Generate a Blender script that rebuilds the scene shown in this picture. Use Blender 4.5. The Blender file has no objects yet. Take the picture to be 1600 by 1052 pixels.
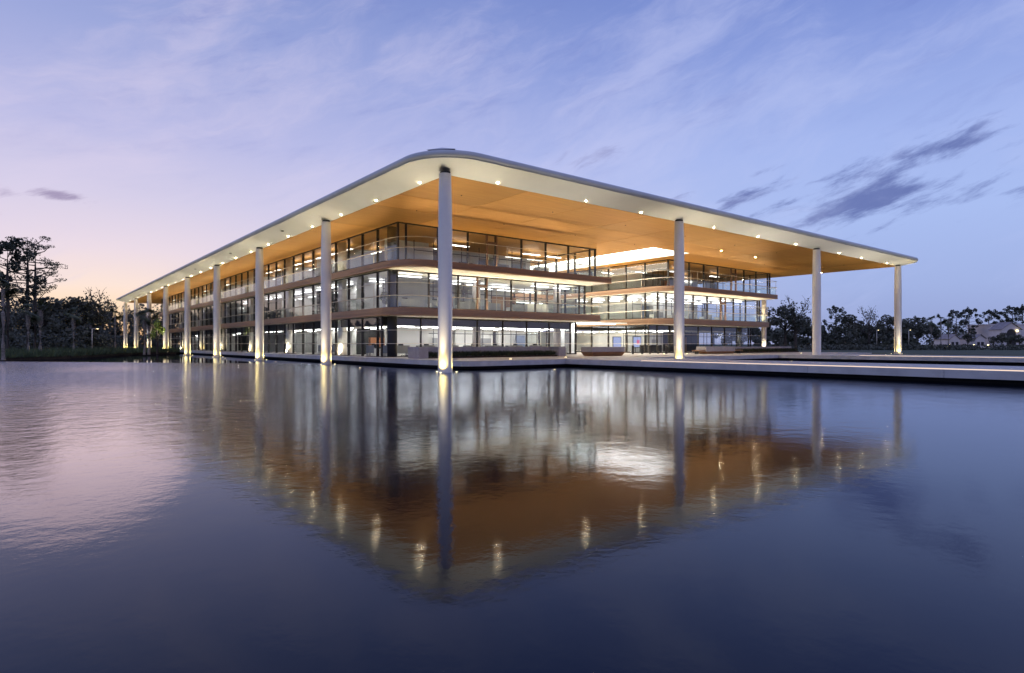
import bpy, bmesh, math, random
from mathutils import Vector, Matrix
from mathutils.geometry import tessellate_polygon

S = bpy.context.scene
COL = S.collection
R = math.radians
random.seed(7)

# ------------------------------------------------------------------ camera
FPX, HOR, TH, CAMZ = 956.25, 537.87, R(38.567), 1.807
FWD = Vector((math.sin(TH), math.cos(TH), 0)); RGT = Vector((math.cos(TH), -math.sin(TH), 0))
CAM = Vector((-21.074, -33.292, CAMZ))
cd = bpy.data.cameras.new('camera'); cam = bpy.data.objects.new('camera', cd); COL.objects.link(cam)
cam.location = CAM
cam.rotation_euler = (R(90), 0, -TH)
cd.sensor_width = 36.0
cd.lens = FPX / 1600 * 36.0
cd.shift_y = (HOR - 526) / 1600
cd.clip_start, cd.clip_end = 0.1, 6000
S.camera = cam

# ------------------------------------------------------------------ render / view
S.render.engine = 'CYCLES'
cy = S.cycles
cy.use_denoising = True
try: cy.denoiser = 'OPENIMAGEDENOISE'
except Exception: pass
cy.max_bounces = 9; cy.diffuse_bounces = 3; cy.glossy_bounces = 4; cy.transmission_bounces = 2
cy.transparent_max_bounces = 32; cy.sample_clamp_indirect = 25.0
cy.caustics_reflective = False; cy.caustics_refractive = False
S.view_settings.view_transform = 'Standard'; S.view_settings.look = 'None'
S.view_settings.exposure = 0.0; S.view_settings.gamma = 1.0
S.view_settings.use_curve_mapping = False

def lin(c):
    return tuple((v/255/12.92 if v/255 <= .04045 else ((v/255+.055)/1.055)**2.4) for v in c) + (1,)

class NT:
    """small helper for node trees"""
    def __init__(s, t): s.t = t; s.n = t.nodes; s.l = t.links
    def node(s, typ, **kw):
        n = s.n.new(typ)
        for k, v in kw.items(): setattr(n, k, v)
        return n
    def put(s, sock, v):
        if isinstance(v, bpy.types.NodeSocket): s.l.new(v, sock)
        elif v is not None: sock.default_value = v
    def m(s, op, a, b=None, c=None, clamp=False):
        n = s.n.new('ShaderNodeMath'); n.operation = op; n.use_clamp = clamp
        for i, v in enumerate((a, b, c)): s.put(n.inputs[i], v)
        return n.outputs[0]
    def v(s, op, a, b=None):
        n = s.n.new('ShaderNodeVectorMath'); n.operation = op
        s.put(n.inputs[0], a)
        if b is not None: s.put(n.inputs[1], b)
        return n.outputs['Value'] if op in ('DOT_PRODUCT', 'LENGTH') else n.outputs[0]
    def mix(s, f, a, b, blend='MIX'):
        n = s.n.new('ShaderNodeMix'); n.data_type = 'RGBA'; n.blend_type = blend
        s.put(n.inputs[0], f); s.put(n.inputs[6], a); s.put(n.inputs[7], b)
        return n.outputs[2]
    def ss(s, x, a, b):
        n = s.n.new('ShaderNodeMapRange'); n.interpolation_type = 'SMOOTHSTEP'
        s.put(n.inputs[0], x); n.inputs[1].default_value = a; n.inputs[2].default_value = b
        return n.outputs[0]
    def ramp(s, f, stops):
        n = s.n.new('ShaderNodeValToRGB'); e = n.color_ramp.elements
        while len(e) < len(stops): e.new(.5)
        for i, (p, c) in enumerate(stops): e[i].position = p; e[i].color = c
        s.put(n.inputs[0], f); return n.outputs[0]
    def noise(s, vec, scale, detail=3, rough=.55):
        n = s.n.new('ShaderNodeTexNoise'); s.put(n.inputs['Vector'], vec)
        n.inputs['Scale'].default_value = scale; n.inputs['Detail'].default_value = detail
        n.inputs['Roughness'].default_value = rough
        return n.outputs['Fac']
    def xyz(s, x, y, z):
        n = s.n.new('ShaderNodeCombineXYZ')
        for i, v in enumerate((x, y, z)): s.put(n.inputs[i], v)
        return n.outputs[0]

# ------------------------------------------------------------------ world: dusk sky
SUN_AZ = TH - R(36.0)                 # clockwise from +Y, just behind the pines on the left
w = bpy.data.worlds.new('World'); S.world = w; w.use_nodes = True
t = NT(w.node_tree); t.n.clear()
out = t.node('ShaderNodeOutputWorld'); bg = t.node('ShaderNodeBackground')
tc = t.node('ShaderNodeTexCoord')
D = t.v('NORMALIZE', tc.outputs['Generated'])
sep = t.node('ShaderNodeSeparateXYZ'); t.l.new(D, sep.inputs[0])
z = t.m('MAXIMUM', sep.outputs[2], 0.0)
hd = t.v('NORMALIZE', t.xyz(sep.outputs[0], sep.outputs[1], 0.0))
phi = t.m('ARCCOSINE', t.m('MULTIPLY', t.v('DOT_PRODUCT', hd, (math.sin(SUN_AZ), math.cos(SUN_AZ), 0)), .99999))
warm = t.ramp(z, [(0, lin((255, 196, 132))), (.04, lin((255, 220, 178))), (.08, lin((250, 227, 214))), (.13, lin((234, 218, 228))),
                  (.20, lin((212, 205, 230))), (.29, lin((186, 187, 227))), (.40, lin((156, 167, 217))), (.50, lin((134, 150, 206))), (1, lin((112, 126, 188)))])
blue = t.ramp(z, [(0, lin((146, 158, 204))), (.08, lin((160, 177, 225))), (.18, lin((168, 188, 238))), (.28, lin((163, 182, 236))),
                  (.40, lin((136, 156, 219))), (.50, lin((110, 133, 203))), (1, lin((108, 122, 184)))])
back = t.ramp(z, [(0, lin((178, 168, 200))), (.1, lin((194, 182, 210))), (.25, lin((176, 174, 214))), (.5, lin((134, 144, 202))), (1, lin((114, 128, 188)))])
f1 = t.ss(phi, R(68), R(0))
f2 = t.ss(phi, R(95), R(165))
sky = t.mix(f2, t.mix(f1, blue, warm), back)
# physical dusk sky of the same sun, mixed in softly
nis = t.node('ShaderNodeTexSky', sky_type='NISHITA'); nis.sun_disc = False
nis.sun_elevation = R(0.6); nis.sun_rotation = SUN_AZ; nis.air_density = 1.0; nis.dust_density = .6; nis.ozone_density = 3.0
nsc = t.v('SCALE', nis.outputs[0]); nsc.node.inputs[3].default_value = 0.06
sky = t.mix(.05, sky, nsc)
# clouds (azimuth / elevation in degrees, azimuth 0 = straight ahead)
a_ = t.v('DOT_PRODUCT', D, tuple(FWD)); b_ = t.v('DOT_PRODUCT', D, tuple(RGT))
az = t.m('MULTIPLY', t.m('ARCTAN2', b_, a_), 180/math.pi)
el = t.m('MULTIPLY', t.m('ARCSINE', sep.outputs[2]), 180/math.pi)
tilt = t.m('SUBTRACT', el, t.m('MULTIPLY', az, .30))
wob = t.noise(t.xyz(t.m('MULTIPLY', az, .05), t.m('MULTIPLY', tilt, .10), 0.0), 1.0, 4)
cv = t.xyz(t.m('MULTIPLY', az, .14), t.m('ADD', t.m('MULTIPLY', tilt, .55), t.m('MULTIPLY', wob, 1.8)), 5.3)
cn = t.noise(cv, 1.0, 9, .64)
cn2 = t.noise(t.xyz(t.m('MULTIPLY', az, .045), t.m('ADD', t.m('MULTIPLY', tilt, .13), t.m('MULTIPLY', wob, 1.4)), 9.0), 1.0, 8, .64)
def blob(a0, e0, wa, we, slope, amp=1.0):
    da = t.m('SUBTRACT', az, a0)
    de = t.m('SUBTRACT', t.m('SUBTRACT', el, e0), t.m('MULTIPLY', da, slope))
    q = t.m('ADD', t.m('POWER', t.m('ABSOLUTE', t.m('DIVIDE', da, wa)), 2.0), t.m('POWER', t.m('ABSOLUTE', t.m('DIVIDE', de, we)), 2.0))
    return t.m('MULTIPLY', t.m('EXPONENT', t.m('MULTIPLY', q, -1.0)), amp)
blobs = [blob(29.6, 11.2, 9.0, 2.6, .20, 1.15), blob(34.8, 14.5, 5.2, 1.3, .22, 1.1), blob(38.0, 10.9, 4.2, .6, .10, .95), blob(21.6, 12.7, 4.6, .9, .18, .85), blob(22.5, 14.7, 3.0, .55, .20, .85),
         blob(15.0, 12.9, 2.8, .8, .1, .7), blob(6.3, 17.0, 5.0, .9, .2, .6), blob(40.0, 14.2, 4.0, .5, .2, .6), blob(-36.8, 11.1, 2.4, .55, -.03, 1.3), blob(-39.8, 11.0, 1.2, .8, .0, 1.35), blob(-40.6, 9.4, 1.2, .6, .0, 1.1)]
bm_ = blobs[0]
for b in blobs[1:]: bm_ = t.m('MAXIMUM', bm_, b)
dens = t.ss(t.m('ADD', t.m('MULTIPLY', bm_, .80), t.m('MULTIPLY', t.m('SUBTRACT', cn, .5), 3.6)), .36, 1.15)
cloudcol = t.mix(f1, lin((88, 102, 162)), lin((142, 128, 164)))
sky = t.mix(t.m('MULTIPLY', t.m('MULTIPLY', dens, .85), t.ss(bm_, .02, .22)), sky, cloudcol)
veil = t.ss(cn2, .42, .70)
sky = t.mix(t.m('MULTIPLY', veil, .50), sky, t.mix(f1, lin((184, 194, 236)), lin((214, 204, 228))))
veil2 = t.ss(cn, .5, .8)
sky = t.mix(t.m('MULTIPLY', veil2, t.ss(el, 8, 26)), sky, t.mix(.35, sky, lin((104, 120, 190))))
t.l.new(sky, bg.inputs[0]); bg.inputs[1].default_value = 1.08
t.l.new(bg.outputs[0], out.inputs[0])

# the sun is gone: only its afterglow is left
sl = bpy.data.lights.new('sun', 'SUN'); sl.energy = 0.12; sl.angle = R(20); sl.color = (1, .62, .48)
so = bpy.data.objects.new('sun', sl); COL.objects.link(so)
so.rotation_euler = (R(90 - 4), 0, -SUN_AZ + math.pi)

# ------------------------------------------------------------------ object helpers
WP = {}
def link(o, parent=None, loc=(0, 0, 0)):
    COL.objects.link(o)
    loc = Vector(loc); WP[o.name] = loc
    if parent is not None:
        o.parent = parent; o.location = loc - WP[parent.name]
    else: o.location = loc
    return o
def tag(o, label=None, cat=None, group=None, kind=None):
    for k, v in (('label', label), ('category', cat), ('group', group), ('kind', kind)):
        if v: o[k] = v
    return o
def thing(name, loc, label, cat, group=None):
    return tag(link(bpy.data.objects.new(name, None), None, loc), label, cat, group)
def mk(name, verts, faces, mat, parent=None, loc=(0, 0, 0), smooth=False):
    """verts in world space; loc becomes the origin"""
    me = bpy.data.meshes.new(name); L = Vector(loc)
    me.from_pydata([tuple(Vector(v) - L) for v in verts], [], faces)
    me.materials.append(mat); me.update()
    if smooth:
        for p in me.polygons: p.use_smooth = True
    return link(bpy.data.objects.new(name, me), parent, loc)
BC = {}
def box(name, x0, x1, y0, y1, z0, z1, mat, parent=None, bev=0.0):
    dx, dy, dz = (round(abs(q), 3) / 2 for q in (x1-x0, y1-y0, z1-z0))
    k = (dx, dy, dz, mat.name, bev)
    if k not in BC:
        me = bpy.data.meshes.new(name)
        bm = bmesh.new(); bmesh.ops.create_cube(bm, size=1)
        for v in bm.verts: v.co = Vector((v.co.x*2*dx, v.co.y*2*dy, v.co.z*2*dz))
        if bev: bmesh.ops.bevel(bm, geom=list(bm.edges), offset=bev, segments=2, affect='EDGES', profile=.5)
        bm.to_mesh(me); bm.free(); me.materials.append(mat); BC[k] = me
    return link(bpy.data.objects.new(name, BC[k]), parent, ((x0+x1)/2, (y0+y1)/2, (z0+z1)/2))
def tube_data(pts, rad, n=8, closed_caps=True):
    vs, fs = [], []
    for i, p in enumerate(pts):
        p = Vector(p)
        d = (Vector(pts[min(i+1, len(pts)-1)]) - Vector(pts[max(i-1, 0)])).normalized()
        u = d.cross(Vector((0, 0, 1)))
        if u.length < 1e-3: u = Vector((1, 0, 0))
        u.normalize(); v = u.cross(d)
        r = rad[i] if isinstance(rad, (list, tuple)) else rad
        for k in range(n):
            a = 2*math.pi*k/n; vs.append(p + u*math.cos(a)*r + v*math.sin(a)*r)
    for i in range(len(pts)-1):
        for k in range(n):
            fs.append((i*n+k, i*n+(k+1) % n, (i+1)*n+(k+1) % n, (i+1)*n+k))
    if closed_caps:
        fs.append(tuple(range(n))[::-1]); fs.append(tuple((len(pts)-1)*n+k for k in range(n)))
    return vs, fs
def tube(name, pts, rad, mat, parent=None, n=8, loc=None):
    vs, fs = tube_data(pts, rad, n)
    return mk(name, vs, fs, mat, parent, loc if loc else pts[0], smooth=True)
def poly(name, pts, z, mat, parent=None, up=True, holes=()):
    loops = [[Vector((p[0], p[1], z)) for p in pts]] + [[Vector((p[0], p[1], z)) for p in h] for h in holes]
    vs = [v for l in loops for v in l]
    tris = [list(tr) for tr in tessellate_polygon(loops)]
    for i, tr in enumerate(tris):
        a, b, c = (vs[k] for k in tr)
        if ((b-a).cross(c-a).z > 0) != up: tris[i] = tr[::-1]
    return mk(name, vs, tris, mat, parent, (pts[0][0], pts[0][1], z))
def at(u, depth):
    p = CAM + (FWD + RGT*((u-800)/FPX))*depth
    return p.x, p.y

# ------------------------------------------------------------------ materials
MAT = {}
def mat(name, col, rough=.5, metal=0.0, spec=.5, var=0.0, vscale=1.0, bump=0.0, bscale=20, stretch=(1, 1, 1), var2=None):
    m = bpy.data.materials.new(name); m.use_nodes = True
    q = NT(m.node_tree); p = q.n['Principled BSDF']
    p.inputs['Roughness'].default_value = rough; p.inputs['Metallic'].default_value = metal
    p.inputs['Specular IOR Level'].default_value = spec
    c = tuple(col) + (1,)
    co = q.node('ShaderNodeNewGeometry').outputs['Position']
    mp = q.v('MULTIPLY', co, stretch)
    if var:
        nz = q.noise(mp, vscale, 5)
        c2 = tuple(max(0, v*(1-var)) for v in col) + (1,); c1 = tuple(min(1, v*(1+var)) for v in col) + (1,)
        q.l.new(q.mix(q.ss(nz, .3, .7), c2, c1), p.inputs['Base Color'])
        q.l.new(q.m('ADD', rough-.06, q.m('MULTIPLY', nz, .12)), p.inputs['Roughness'])
    else: p.inputs['Base Color'].default_value = c
    if bump:
        b = q.node('ShaderNodeBump'); b.inputs['Strength'].default_value = bump; b.inputs['Distance'].default_value = .02
        q.l.new(q.noise(mp, bscale, 4), b.inputs['Height']); q.l.new(b.outputs[0], p.inputs['Normal'])
    MAT[name] = m; return m
def emis(name, col, s):
    m = bpy.data.materials.new(name); m.use_nodes = True; q = NT(m.node_tree); q.n.clear()
    e = q.node('ShaderNodeEmission'); e.inputs[0].default_value = tuple(col)+(1,); e.inputs[1].default_value = s
    o = q.node('ShaderNodeOutputMaterial'); q.l.new(e.outputs[0], o.inputs[0]); MAT[name] = m; return m

white_paint = mat('white_paint', (.90, .85, .76), .45, var=.03, vscale=.6)
soffit_white = mat('soffit_white', (.86, .85, .81), .5, var=.03, vscale=.4)
roof_metal = mat('roof_metal', (.58, .59, .58), .42, metal=.1, var=.06, vscale=.3)
bronze = mat('bronze_cladding', (.36, .22, .135), .40, metal=.2, var=.10, vscale=.8, stretch=(.3, .3, 6))
dark_frame = mat('dark_frame', (.035, .03, .028), .4, metal=.3, var=.1)
brown_frame = mat('brown_frame', (.16, .09, .06), .4, metal=.3, var=.1)
steel = mat('brushed_steel', (.70, .64, .54), .35, metal=.4)
stone = mat('pale_stone', (.55, .53, .52), .6, var=.10, vscale=1.3, bump=.15, bscale=30)
stone_top = mat('paving_stone', (.50, .46, .42), .55, var=.12, vscale=.9, bump=.1, bscale=30)
concrete = mat('concrete', (.40, .37, .36), .7, var=.12, vscale=1.5, bump=.2, bscale=25)
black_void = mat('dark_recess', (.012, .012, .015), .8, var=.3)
int_wall = mat('interior_wall', (.78, .77, .74), .7, var=.03)
int_grey = mat('interior_grey', (.30, .30, .30), .7, var=.08)
int_dark = mat('interior_dark', (.022, .022, .026), .6, var=.1)
int_floor = mat('interior_carpet', (.22, .21, .20), .8, var=.15, vscale=3)
int_ceil = mat('interior_ceiling', (.78, .77, .73), .8, var=.02)
int_wood = mat('interior_timber', (.40, .22, .10), .5, var=.2, vscale=2, stretch=(6, 6, .4))
desk_white = mat('desk_laminate', (.72, .71, .69), .4, var=.03)
chair_grey = mat('chair_fabric', (.10, .10, .11), .8, var=.2, vscale=8)
screen_black = mat('screen_black', (.01, .01, .012), .15)
bench_wood = mat('bench_wood', (.36, .18, .08), .5, var=.25, vscale=2, stretch=(.5, 8, 8))
soil = mat('soil', (.05, .038, .028), .9, var=.3, vscale=2, bump=.5, bscale=8)
lawn_m = mat('lawn_grass', (.045, .062, .028), .9, var=.35, vscale=.06, bump=.6, bscale=6)
bark = mat('bark', (.085, .070, .058), .9, var=.3, vscale=3, stretch=(1, 1, .3), bump=.6, bscale=9)
palm_bark = mat('palm_bark', (.26, .23, .20), .9, var=.35, vscale=4, stretch=(1, 1, 2.5), bump=.7, bscale=8)
leaf_a = mat('leaf_dark', (.095, .100, .072), .7, var=.45, vscale=.5)
leaf_b = mat('leaf_olive', (.085, .088, .055), .7, var=.45, vscale=.5)
leaf_p = mat('pine_needles', (.050, .060, .040), .7, var=.4, vscale=.6)
leaf_palm = mat('palm_frond', (.085, .10, .05), .6, var=.4, vscale=1.2)
leaf_lime = mat('leaf_lime', (.16, .22, .03), .6, var=.4, vscale=1.5)
leaf_shrub = mat('shrub_leaf', (.045, .058, .026), .6, var=.5, vscale=5)
reed = mat('sedge_blade', (.075, .105, .045), .75, var=.45, vscale=.8)
house_wall = mat('house_stucco', (.74, .68, .66), .8, var=.06, vscale=.5)
house_roof = mat('house_roof', (.30, .27, .28), .8, var=.2, vscale=1)
lamp_warm = emis('lamp_warm', (1, .78, .42), 30)
lamp_soft = emis('lamp_soft', (1, .80, .40), 6)
down_em = emis('downlight_glow', (1, .76, .42), 650)
led_em = emis('led_line', (1, .76, .58), 1.15)
panel_em = emis('ceiling_panel_glow', (1, .98, .95), 7.5)
panel1_em = emis('ceiling_panel_ground', (1, .97, .91), 19)
panel3_em = emis('ceiling_panel_top', (1, .93, .82), 7)
sky_em = emis('laylight_glow', (1, .93, .80), 8.0)
screen_em = emis('screen_glow', (.55, .62, 1.0), .8)
screen_em2 = emis('screen_glow_pink', (1.0, .25, .45), .8)

# golden timber soffit with fine boards
def soffit_wood():
    m = bpy.data.materials.new('golden_timber'); m.use_nodes = True
    q = NT(m.node_tree); p = q.n['Principled BSDF']
    co = q.node('ShaderNodeNewGeometry').outputs['Position']
    s = q.node('ShaderNodeSeparateXYZ'); q.l.new(co, s.inputs[0])
    fl = q.m('FLOOR', q.m('DIVIDE', s.outputs[1], .206))
    wn = q.node('ShaderNodeTexWhiteNoise', noise_dimensions='2D')
    q.l.new(q.xyz(fl, q.m('FLOOR', q.m('ADD', q.m('DIVIDE', s.outputs[0], 3.1), q.m('MULTIPLY', fl, .37))), 0.0), wn.inputs['Vector'])
    gr = q.noise(q.v('MULTIPLY', co, (.6, 14, 1)), 1.0, 4)
    c = q.mix(q.m('ADD', q.m('MULTIPLY', wn.outputs[0], .35), q.m('MULTIPLY', gr, .5)), (.52, .235, .042, 1), (.68, .345, .075, 1))
    oi = q.node('ShaderNodeObjectInfo')
    hs = q.node('ShaderNodeHueSaturation'); hs.inputs['Saturation'].default_value = .95
    q.l.new(q.m('ADD', .86, q.m('MULTIPLY', oi.outputs['Random'], .22)), hs.inputs['Value']); q.l.new(c, hs.inputs['Color'])
    q.l.new(hs.outputs[0], p.inputs['Base Color'])
    p.inputs['Roughness'].default_value = .38; p.inputs['Metallic'].default_value = .35
    p.inputs['Specular IOR Level'].default_value = .25; p.inputs['Specular Tint'].default_value = (1, .62, .25, 1)
    return m
golden = soffit_wood()

def glass_mat(name, r0, tint, power=5.0, maxr=.9):
    m = bpy.data.materials.new(name); m.use_nodes = True; q = NT(m.node_tree); q.n.clear()
    o = q.node('ShaderNodeOutputMaterial')
    g = q.node('ShaderNodeBsdfGlossy'); g.inputs['Roughness'].default_value = 0.0; g.inputs[0].default_value = (.95, .97, 1, 1)
    tr = q.node('ShaderNodeBsdfTransparent'); tr.inputs[0].default_value = tuple(tint)+(1,)
    lw = q.node('ShaderNodeLayerWeight'); lw.inputs[0].default_value = .5
    geo = q.node('ShaderNodeNewGeometry')
    f = q.m('ADD', r0, q.m('MULTIPLY', q.m('POWER', lw.outputs['Facing'], power), maxr-r0))
    f = q.m('MULTIPLY', f, q.m('SUBTRACT', 1.0, geo.outputs['Backfacing']))
    mx = q.node('ShaderNodeMixShader'); q.l.new(f, mx.inputs[0]); q.l.new(tr.outputs[0], mx.inputs[1]); q.l.new(g.outputs[0], mx.inputs[2])
    q.l.new(mx.outputs[0], o.inputs[0]); return m
glass = glass_mat('window_glass', .085, (.95, .97, .98), 4.0)
glass_rail = glass_mat('balustrade_glass', .045, (.93, .96, .95), 4.0)

# pond water: still in the lee of the bank, ruffled and smeared in the open
def water():
    m = bpy.data.materials.new('pond_water'); m.use_nodes = True
    q = NT(m.node_tree); q.n.clear()
    o = q.node('ShaderNodeOutputMaterial')
    co = q.node('ShaderNodeNewGeometry').outputs['Position']
    s = q.node('ShaderNodeSeparateXYZ'); q.l.new(co, s.inputs[0])
    n_ = Vector((28.2, 23.0, 0)).normalized()       # line (-23,49.7)-(0,21.5)
    sd = q.m('SUBTRACT', q.v('DOT_PRODUCT', co, tuple(n_)), n_.dot(Vector((-23, 49.7, 0))))
    calm = q.m('MAXIMUM', q.ss(sd, -.15, .15), q.m('MULTIPLY', q.ss(s.outputs[0], .55, .9), q.ss(s.outputs[1], 4, 9)))
    rip = q.noise(q.v('MULTIPLY', co, (1, 1, 1)), 1.5, 6, .62)
    big = q.noise(q.v('MULTIPLY', co, (1, 1, 1)), .55, 3, .5)
    dist = q.v('LENGTH', q.v('SUBTRACT', co, (CAM.x, CAM.y, 0)))
    patch = q.noise(co, .07, 3, .5)
    ld = (FWD + RGT*(-330/956)).normalized(); ln = Vector((-ld.y, ld.x, 0))
    leftm = q.ss(q.v('DOT_PRODUCT', q.v('SUBTRACT', co, (CAM.x, CAM.y, 0)), tuple(ln)), -6.0, 13.0)
    wind = q.m('MULTIPLY', q.m('MULTIPLY', q.ss(dist, 3, 42), q.m('ADD', .45, q.m('MULTIPLY', q.ss(patch, .2, .75), .9))), q.m('ADD', .10, q.m('MULTIPLY', leftm, 1.1)))
    live = q.m('SUBTRACT', 1.0, calm)
    b = q.node('ShaderNodeBump'); b.inputs['Distance'].default_value = .15
    q.l.new(q.m('ADD', q.m('ADD', q.m('MULTIPLY', rip, .8), q.m('MULTIPLY', big, .35)), q.m('MULTIPLY', q.noise(co, 5.0, 3, .6), .22)), b.inputs['Height'])
    q.l.new(q.m('MULTIPLY', live, q.m('ADD', .03, q.m('MULTIPLY', wind, 1.0))), b.inputs['Strength'])
    g = q.node('ShaderNodeBsdfGlossy'); g.distribution = 'GGX'
    q.l.new(q.m('ADD', .03, q.m('MULTIPLY', live, .035)), g.inputs['Roughness'])
    g.inputs[0].default_value = (.74, .79, .92, 1); q.l.new(b.outputs[0], g.inputs['Normal'])
    d = q.node('ShaderNodeBsdfDiffuse'); d.inputs[0].default_value = (.004, .006, .012, 1)
    fr = q.node('ShaderNodeFresnel'); fr.inputs[0].default_value = 1.31
    mx = q.node('ShaderNodeMixShader'); q.l.new(fr.outputs[0], mx.inputs[0]); q.l.new(d.outputs[0], mx.inputs[1]); q.l.new(g.outputs[0], mx.inputs[2])
    q.l.new(mx.outputs[0], o.inputs[0]); return m
water_m = water()

# ------------------------------------------------------------------ setting: ground, water
pond = [(-420, 10), (-60, 43), (-23.4, 53), (-19.8, 57.2), (-16.5, 60.8), (-13.2, 70), (-10, 80), (-5.4, 92), (-2.2, 91.5), (0.5, 92.5), (2.2, 101), (7, 108), (7, 6), (62, 6), (60, -420), (-420, -420)]
OUT = [(-2500, -2500), (2500, -2500), (2500, 2500), (-2500, 2500)]
tag(poly('ground', OUT, .42, lawn_m, None, True, [pond]), kind='structure')
vs = [(x, y, .42) for x, y in pond] + [(x, y, -1.2) for x, y in pond]
n = len(pond)
tag(mk('pond_bank', vs, [(i, (i+1) % n, n+(i+1) % n, n+i) for i in range(n)], soil, None, (pond[0][0], pond[0][1], 0)), kind='structure')
tag(mk('water', [(-425, -425, 0), (70, -425, 0), (70, 115, 0), (-425, 115, 0)], [(0, 1, 2, 3)], water_m), kind='structure')

# ------------------------------------------------------------------ podium and bridges
ZP = .6
def deck(name, pts, mat_top, label, zb=.22, joint=None):
    """stone deck: paving sheet, edge slabs one by one, dark recessed plinth below"""
    T = thing(name, (pts[0][0], pts[0][1], 0), label, 'deck')
    poly('paving', pts, ZP-.004, mat_top, T)
    n = len(pts); cx = sum(p[0] for p in pts)/n; cyy = sum(p[1] for p in pts)/n
    inner = []
    for i in range(n):
        a = Vector(pts[i]+(0,)); b = Vector(pts[(i+1) % n]+(0,)); d = (b-a); L = d.length; d.normalize()
        nrm = Vector((d.y, -d.x, 0))
        k = max(1, round(L/6.6)) if L > 4 else 1
        for j in range(k):
            p = a + d*(L*j/k + (.008 if j else 0)); q_ = a + d*(L*(j+1)/k - (.008 if j < k-1 else 0))
            o1, i1 = nrm*.012, nrm*-.42
            vs = [p+o1, q_+o1, q_+i1, p+i1]
            V = [tuple(v + Vector((0, 0, zb))) for v in vs] + [tuple(v + Vector((0, 0, ZP))) for v in vs]
            mk('edge_slab', V, [(3, 2, 1, 0), (4, 5, 6, 7), (0, 1, 5, 4), (1, 2, 6, 5), (2, 3, 7, 6), (3, 0, 4, 7)], stone, T, V[0])
    ins = [( p[0] + (.75 if p[0] < cx else -.75), p[1] + (.75 if p[1] < cyy else -.75)) for p in pts]
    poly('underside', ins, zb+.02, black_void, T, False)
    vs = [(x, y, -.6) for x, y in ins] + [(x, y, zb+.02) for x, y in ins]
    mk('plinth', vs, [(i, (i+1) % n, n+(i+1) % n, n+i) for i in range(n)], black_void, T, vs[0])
    return T
def arc(cx, cy_, r, a0, a1, n):
    return [(cx+r*math.cos(a0+(a1-a0)*i/n), cy_+r*math.sin(a0+(a1-a0)*i/n)) for i in range(n+1)]
ppts = arc(4.5, 3.9, 1.5, math.pi, 1.5*math.pi, 5) + [(72, 2.4), (72, 150), (3.0, 150)]
podium = deck('podium', ppts, stone_top, 'wide pale stone podium carrying the glass offices above the water')
def bridge(x0, x1, ya, yb, label, led_x, led_y, glabel):
    T = deck('footbridge', [(x0, yb), (x1, yb), (x1, ya), (x0, ya)], stone_top, label)
    T['group'] = 'stone footbridges to the podium'
    ln = led_y - yb
    k = int(ln/6)
    for i in range(k):
        a = led_y - ln*i/k; b = led_y - ln*(i+1)/k
        box('light_line', led_x-.04, led_x+.04, b+.01, a-.01, ZP, ZP+.04, led_em, T)
    box('kerb', led_x+.05, led_x+.32, yb, led_y, ZP, ZP+.06, stone, T)
    return T
bridge(12.9, 21.5, 2.38, -75, 'near stone footbridge with a glowing light line along its water edge', 13.5, -4.8, '')
bridge(46.3, 56.0, 2.38, -75, 'far stone footbridge beyond the inner pool, with its own light line', 47.0, -6.0, '')
# stone strips on the podium near the bridge head
tag(box('paving_band', 26, 45.5, 6.0, 6.9, ZP, ZP+.012, concrete), 'dark flush paving band across the podium behind the near bridge', 'paving')

# ------------------------------------------------------------------ roof
ZT = 12.807
RX0, RX1, RY0, RY1 = -2.2, 78.5, -2.2, 160.2
def rrect(x0, x1, y0, y1, r, n=10):
    if r < .02: return [(x0, y0)]*(n+1) + [(x1, y0)]*(n+1) + [(x1, y1)]*(n+1) + [(x0, y1)]*(n+1)
    return (arc(x0+r, y0+r, r, math.pi, 1.5*math.pi, n) + arc(x1-r, y0+r, r, 1.5*math.pi, 2*math.pi, n) +
            arc(x1-r, y1-r, r, 0, .5*math.pi, n) + arc(x0+r, y1-r, r, .5*math.pi, math.pi, n))
roof = thing('roof_canopy', (37, 80, ZT), 'vast flat roof with grey rounded rim, white underside border and golden timber soffit', 'roof')
def ring(off, r): return rrect(RX0+off, RX1-off, RY0+off, RY1-off, max(r, 0))
def loft(name, prof, m_, parent, smooth=True, rr=3.6):
    vs, fs = [], []
    for off, zz in prof: vs += [(x, y, zz) for x, y in ring(off, rr-off)]
    N = 44
    for i in range(len(prof)-1):
        for k in range(N): fs.append((i*N+k, i*N+(k+1) % N, (i+1)*N+(k+1) % N, (i+1)*N+k))
    return mk(name, vs, fs, m_, parent, (RX0, RY0, prof[0][1]), smooth)
ZE = 13.30
prof = [(.10, ZE-.02)] + [(.26-.26*math.cos(R(a)), ZE+.25-.25*math.sin(R(a))) for a in range(75, -91, -15)] + [(.7, ZE+.62), (1.6, ZE+.70), (14, ZE+.9)]
rim = loft('rim', prof, roof_metal, roof)
poly('roof_top', ring(14, 0)[::11], ZE+.9, roof_metal, roof)
pk = Vector((-.55, -.55, 0))
mk('corner_cap', [(-1.5, -.2, 13.9), (-.2, -1.5, 13.9), (1.6, 1.6, 14.05), (-.65, -.65, 14.09)], [(0, 1, 3), (1, 2, 3), (2, 0, 3), (2, 1, 0)], roof_metal, roof, (0, 0, 13.9))
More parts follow.
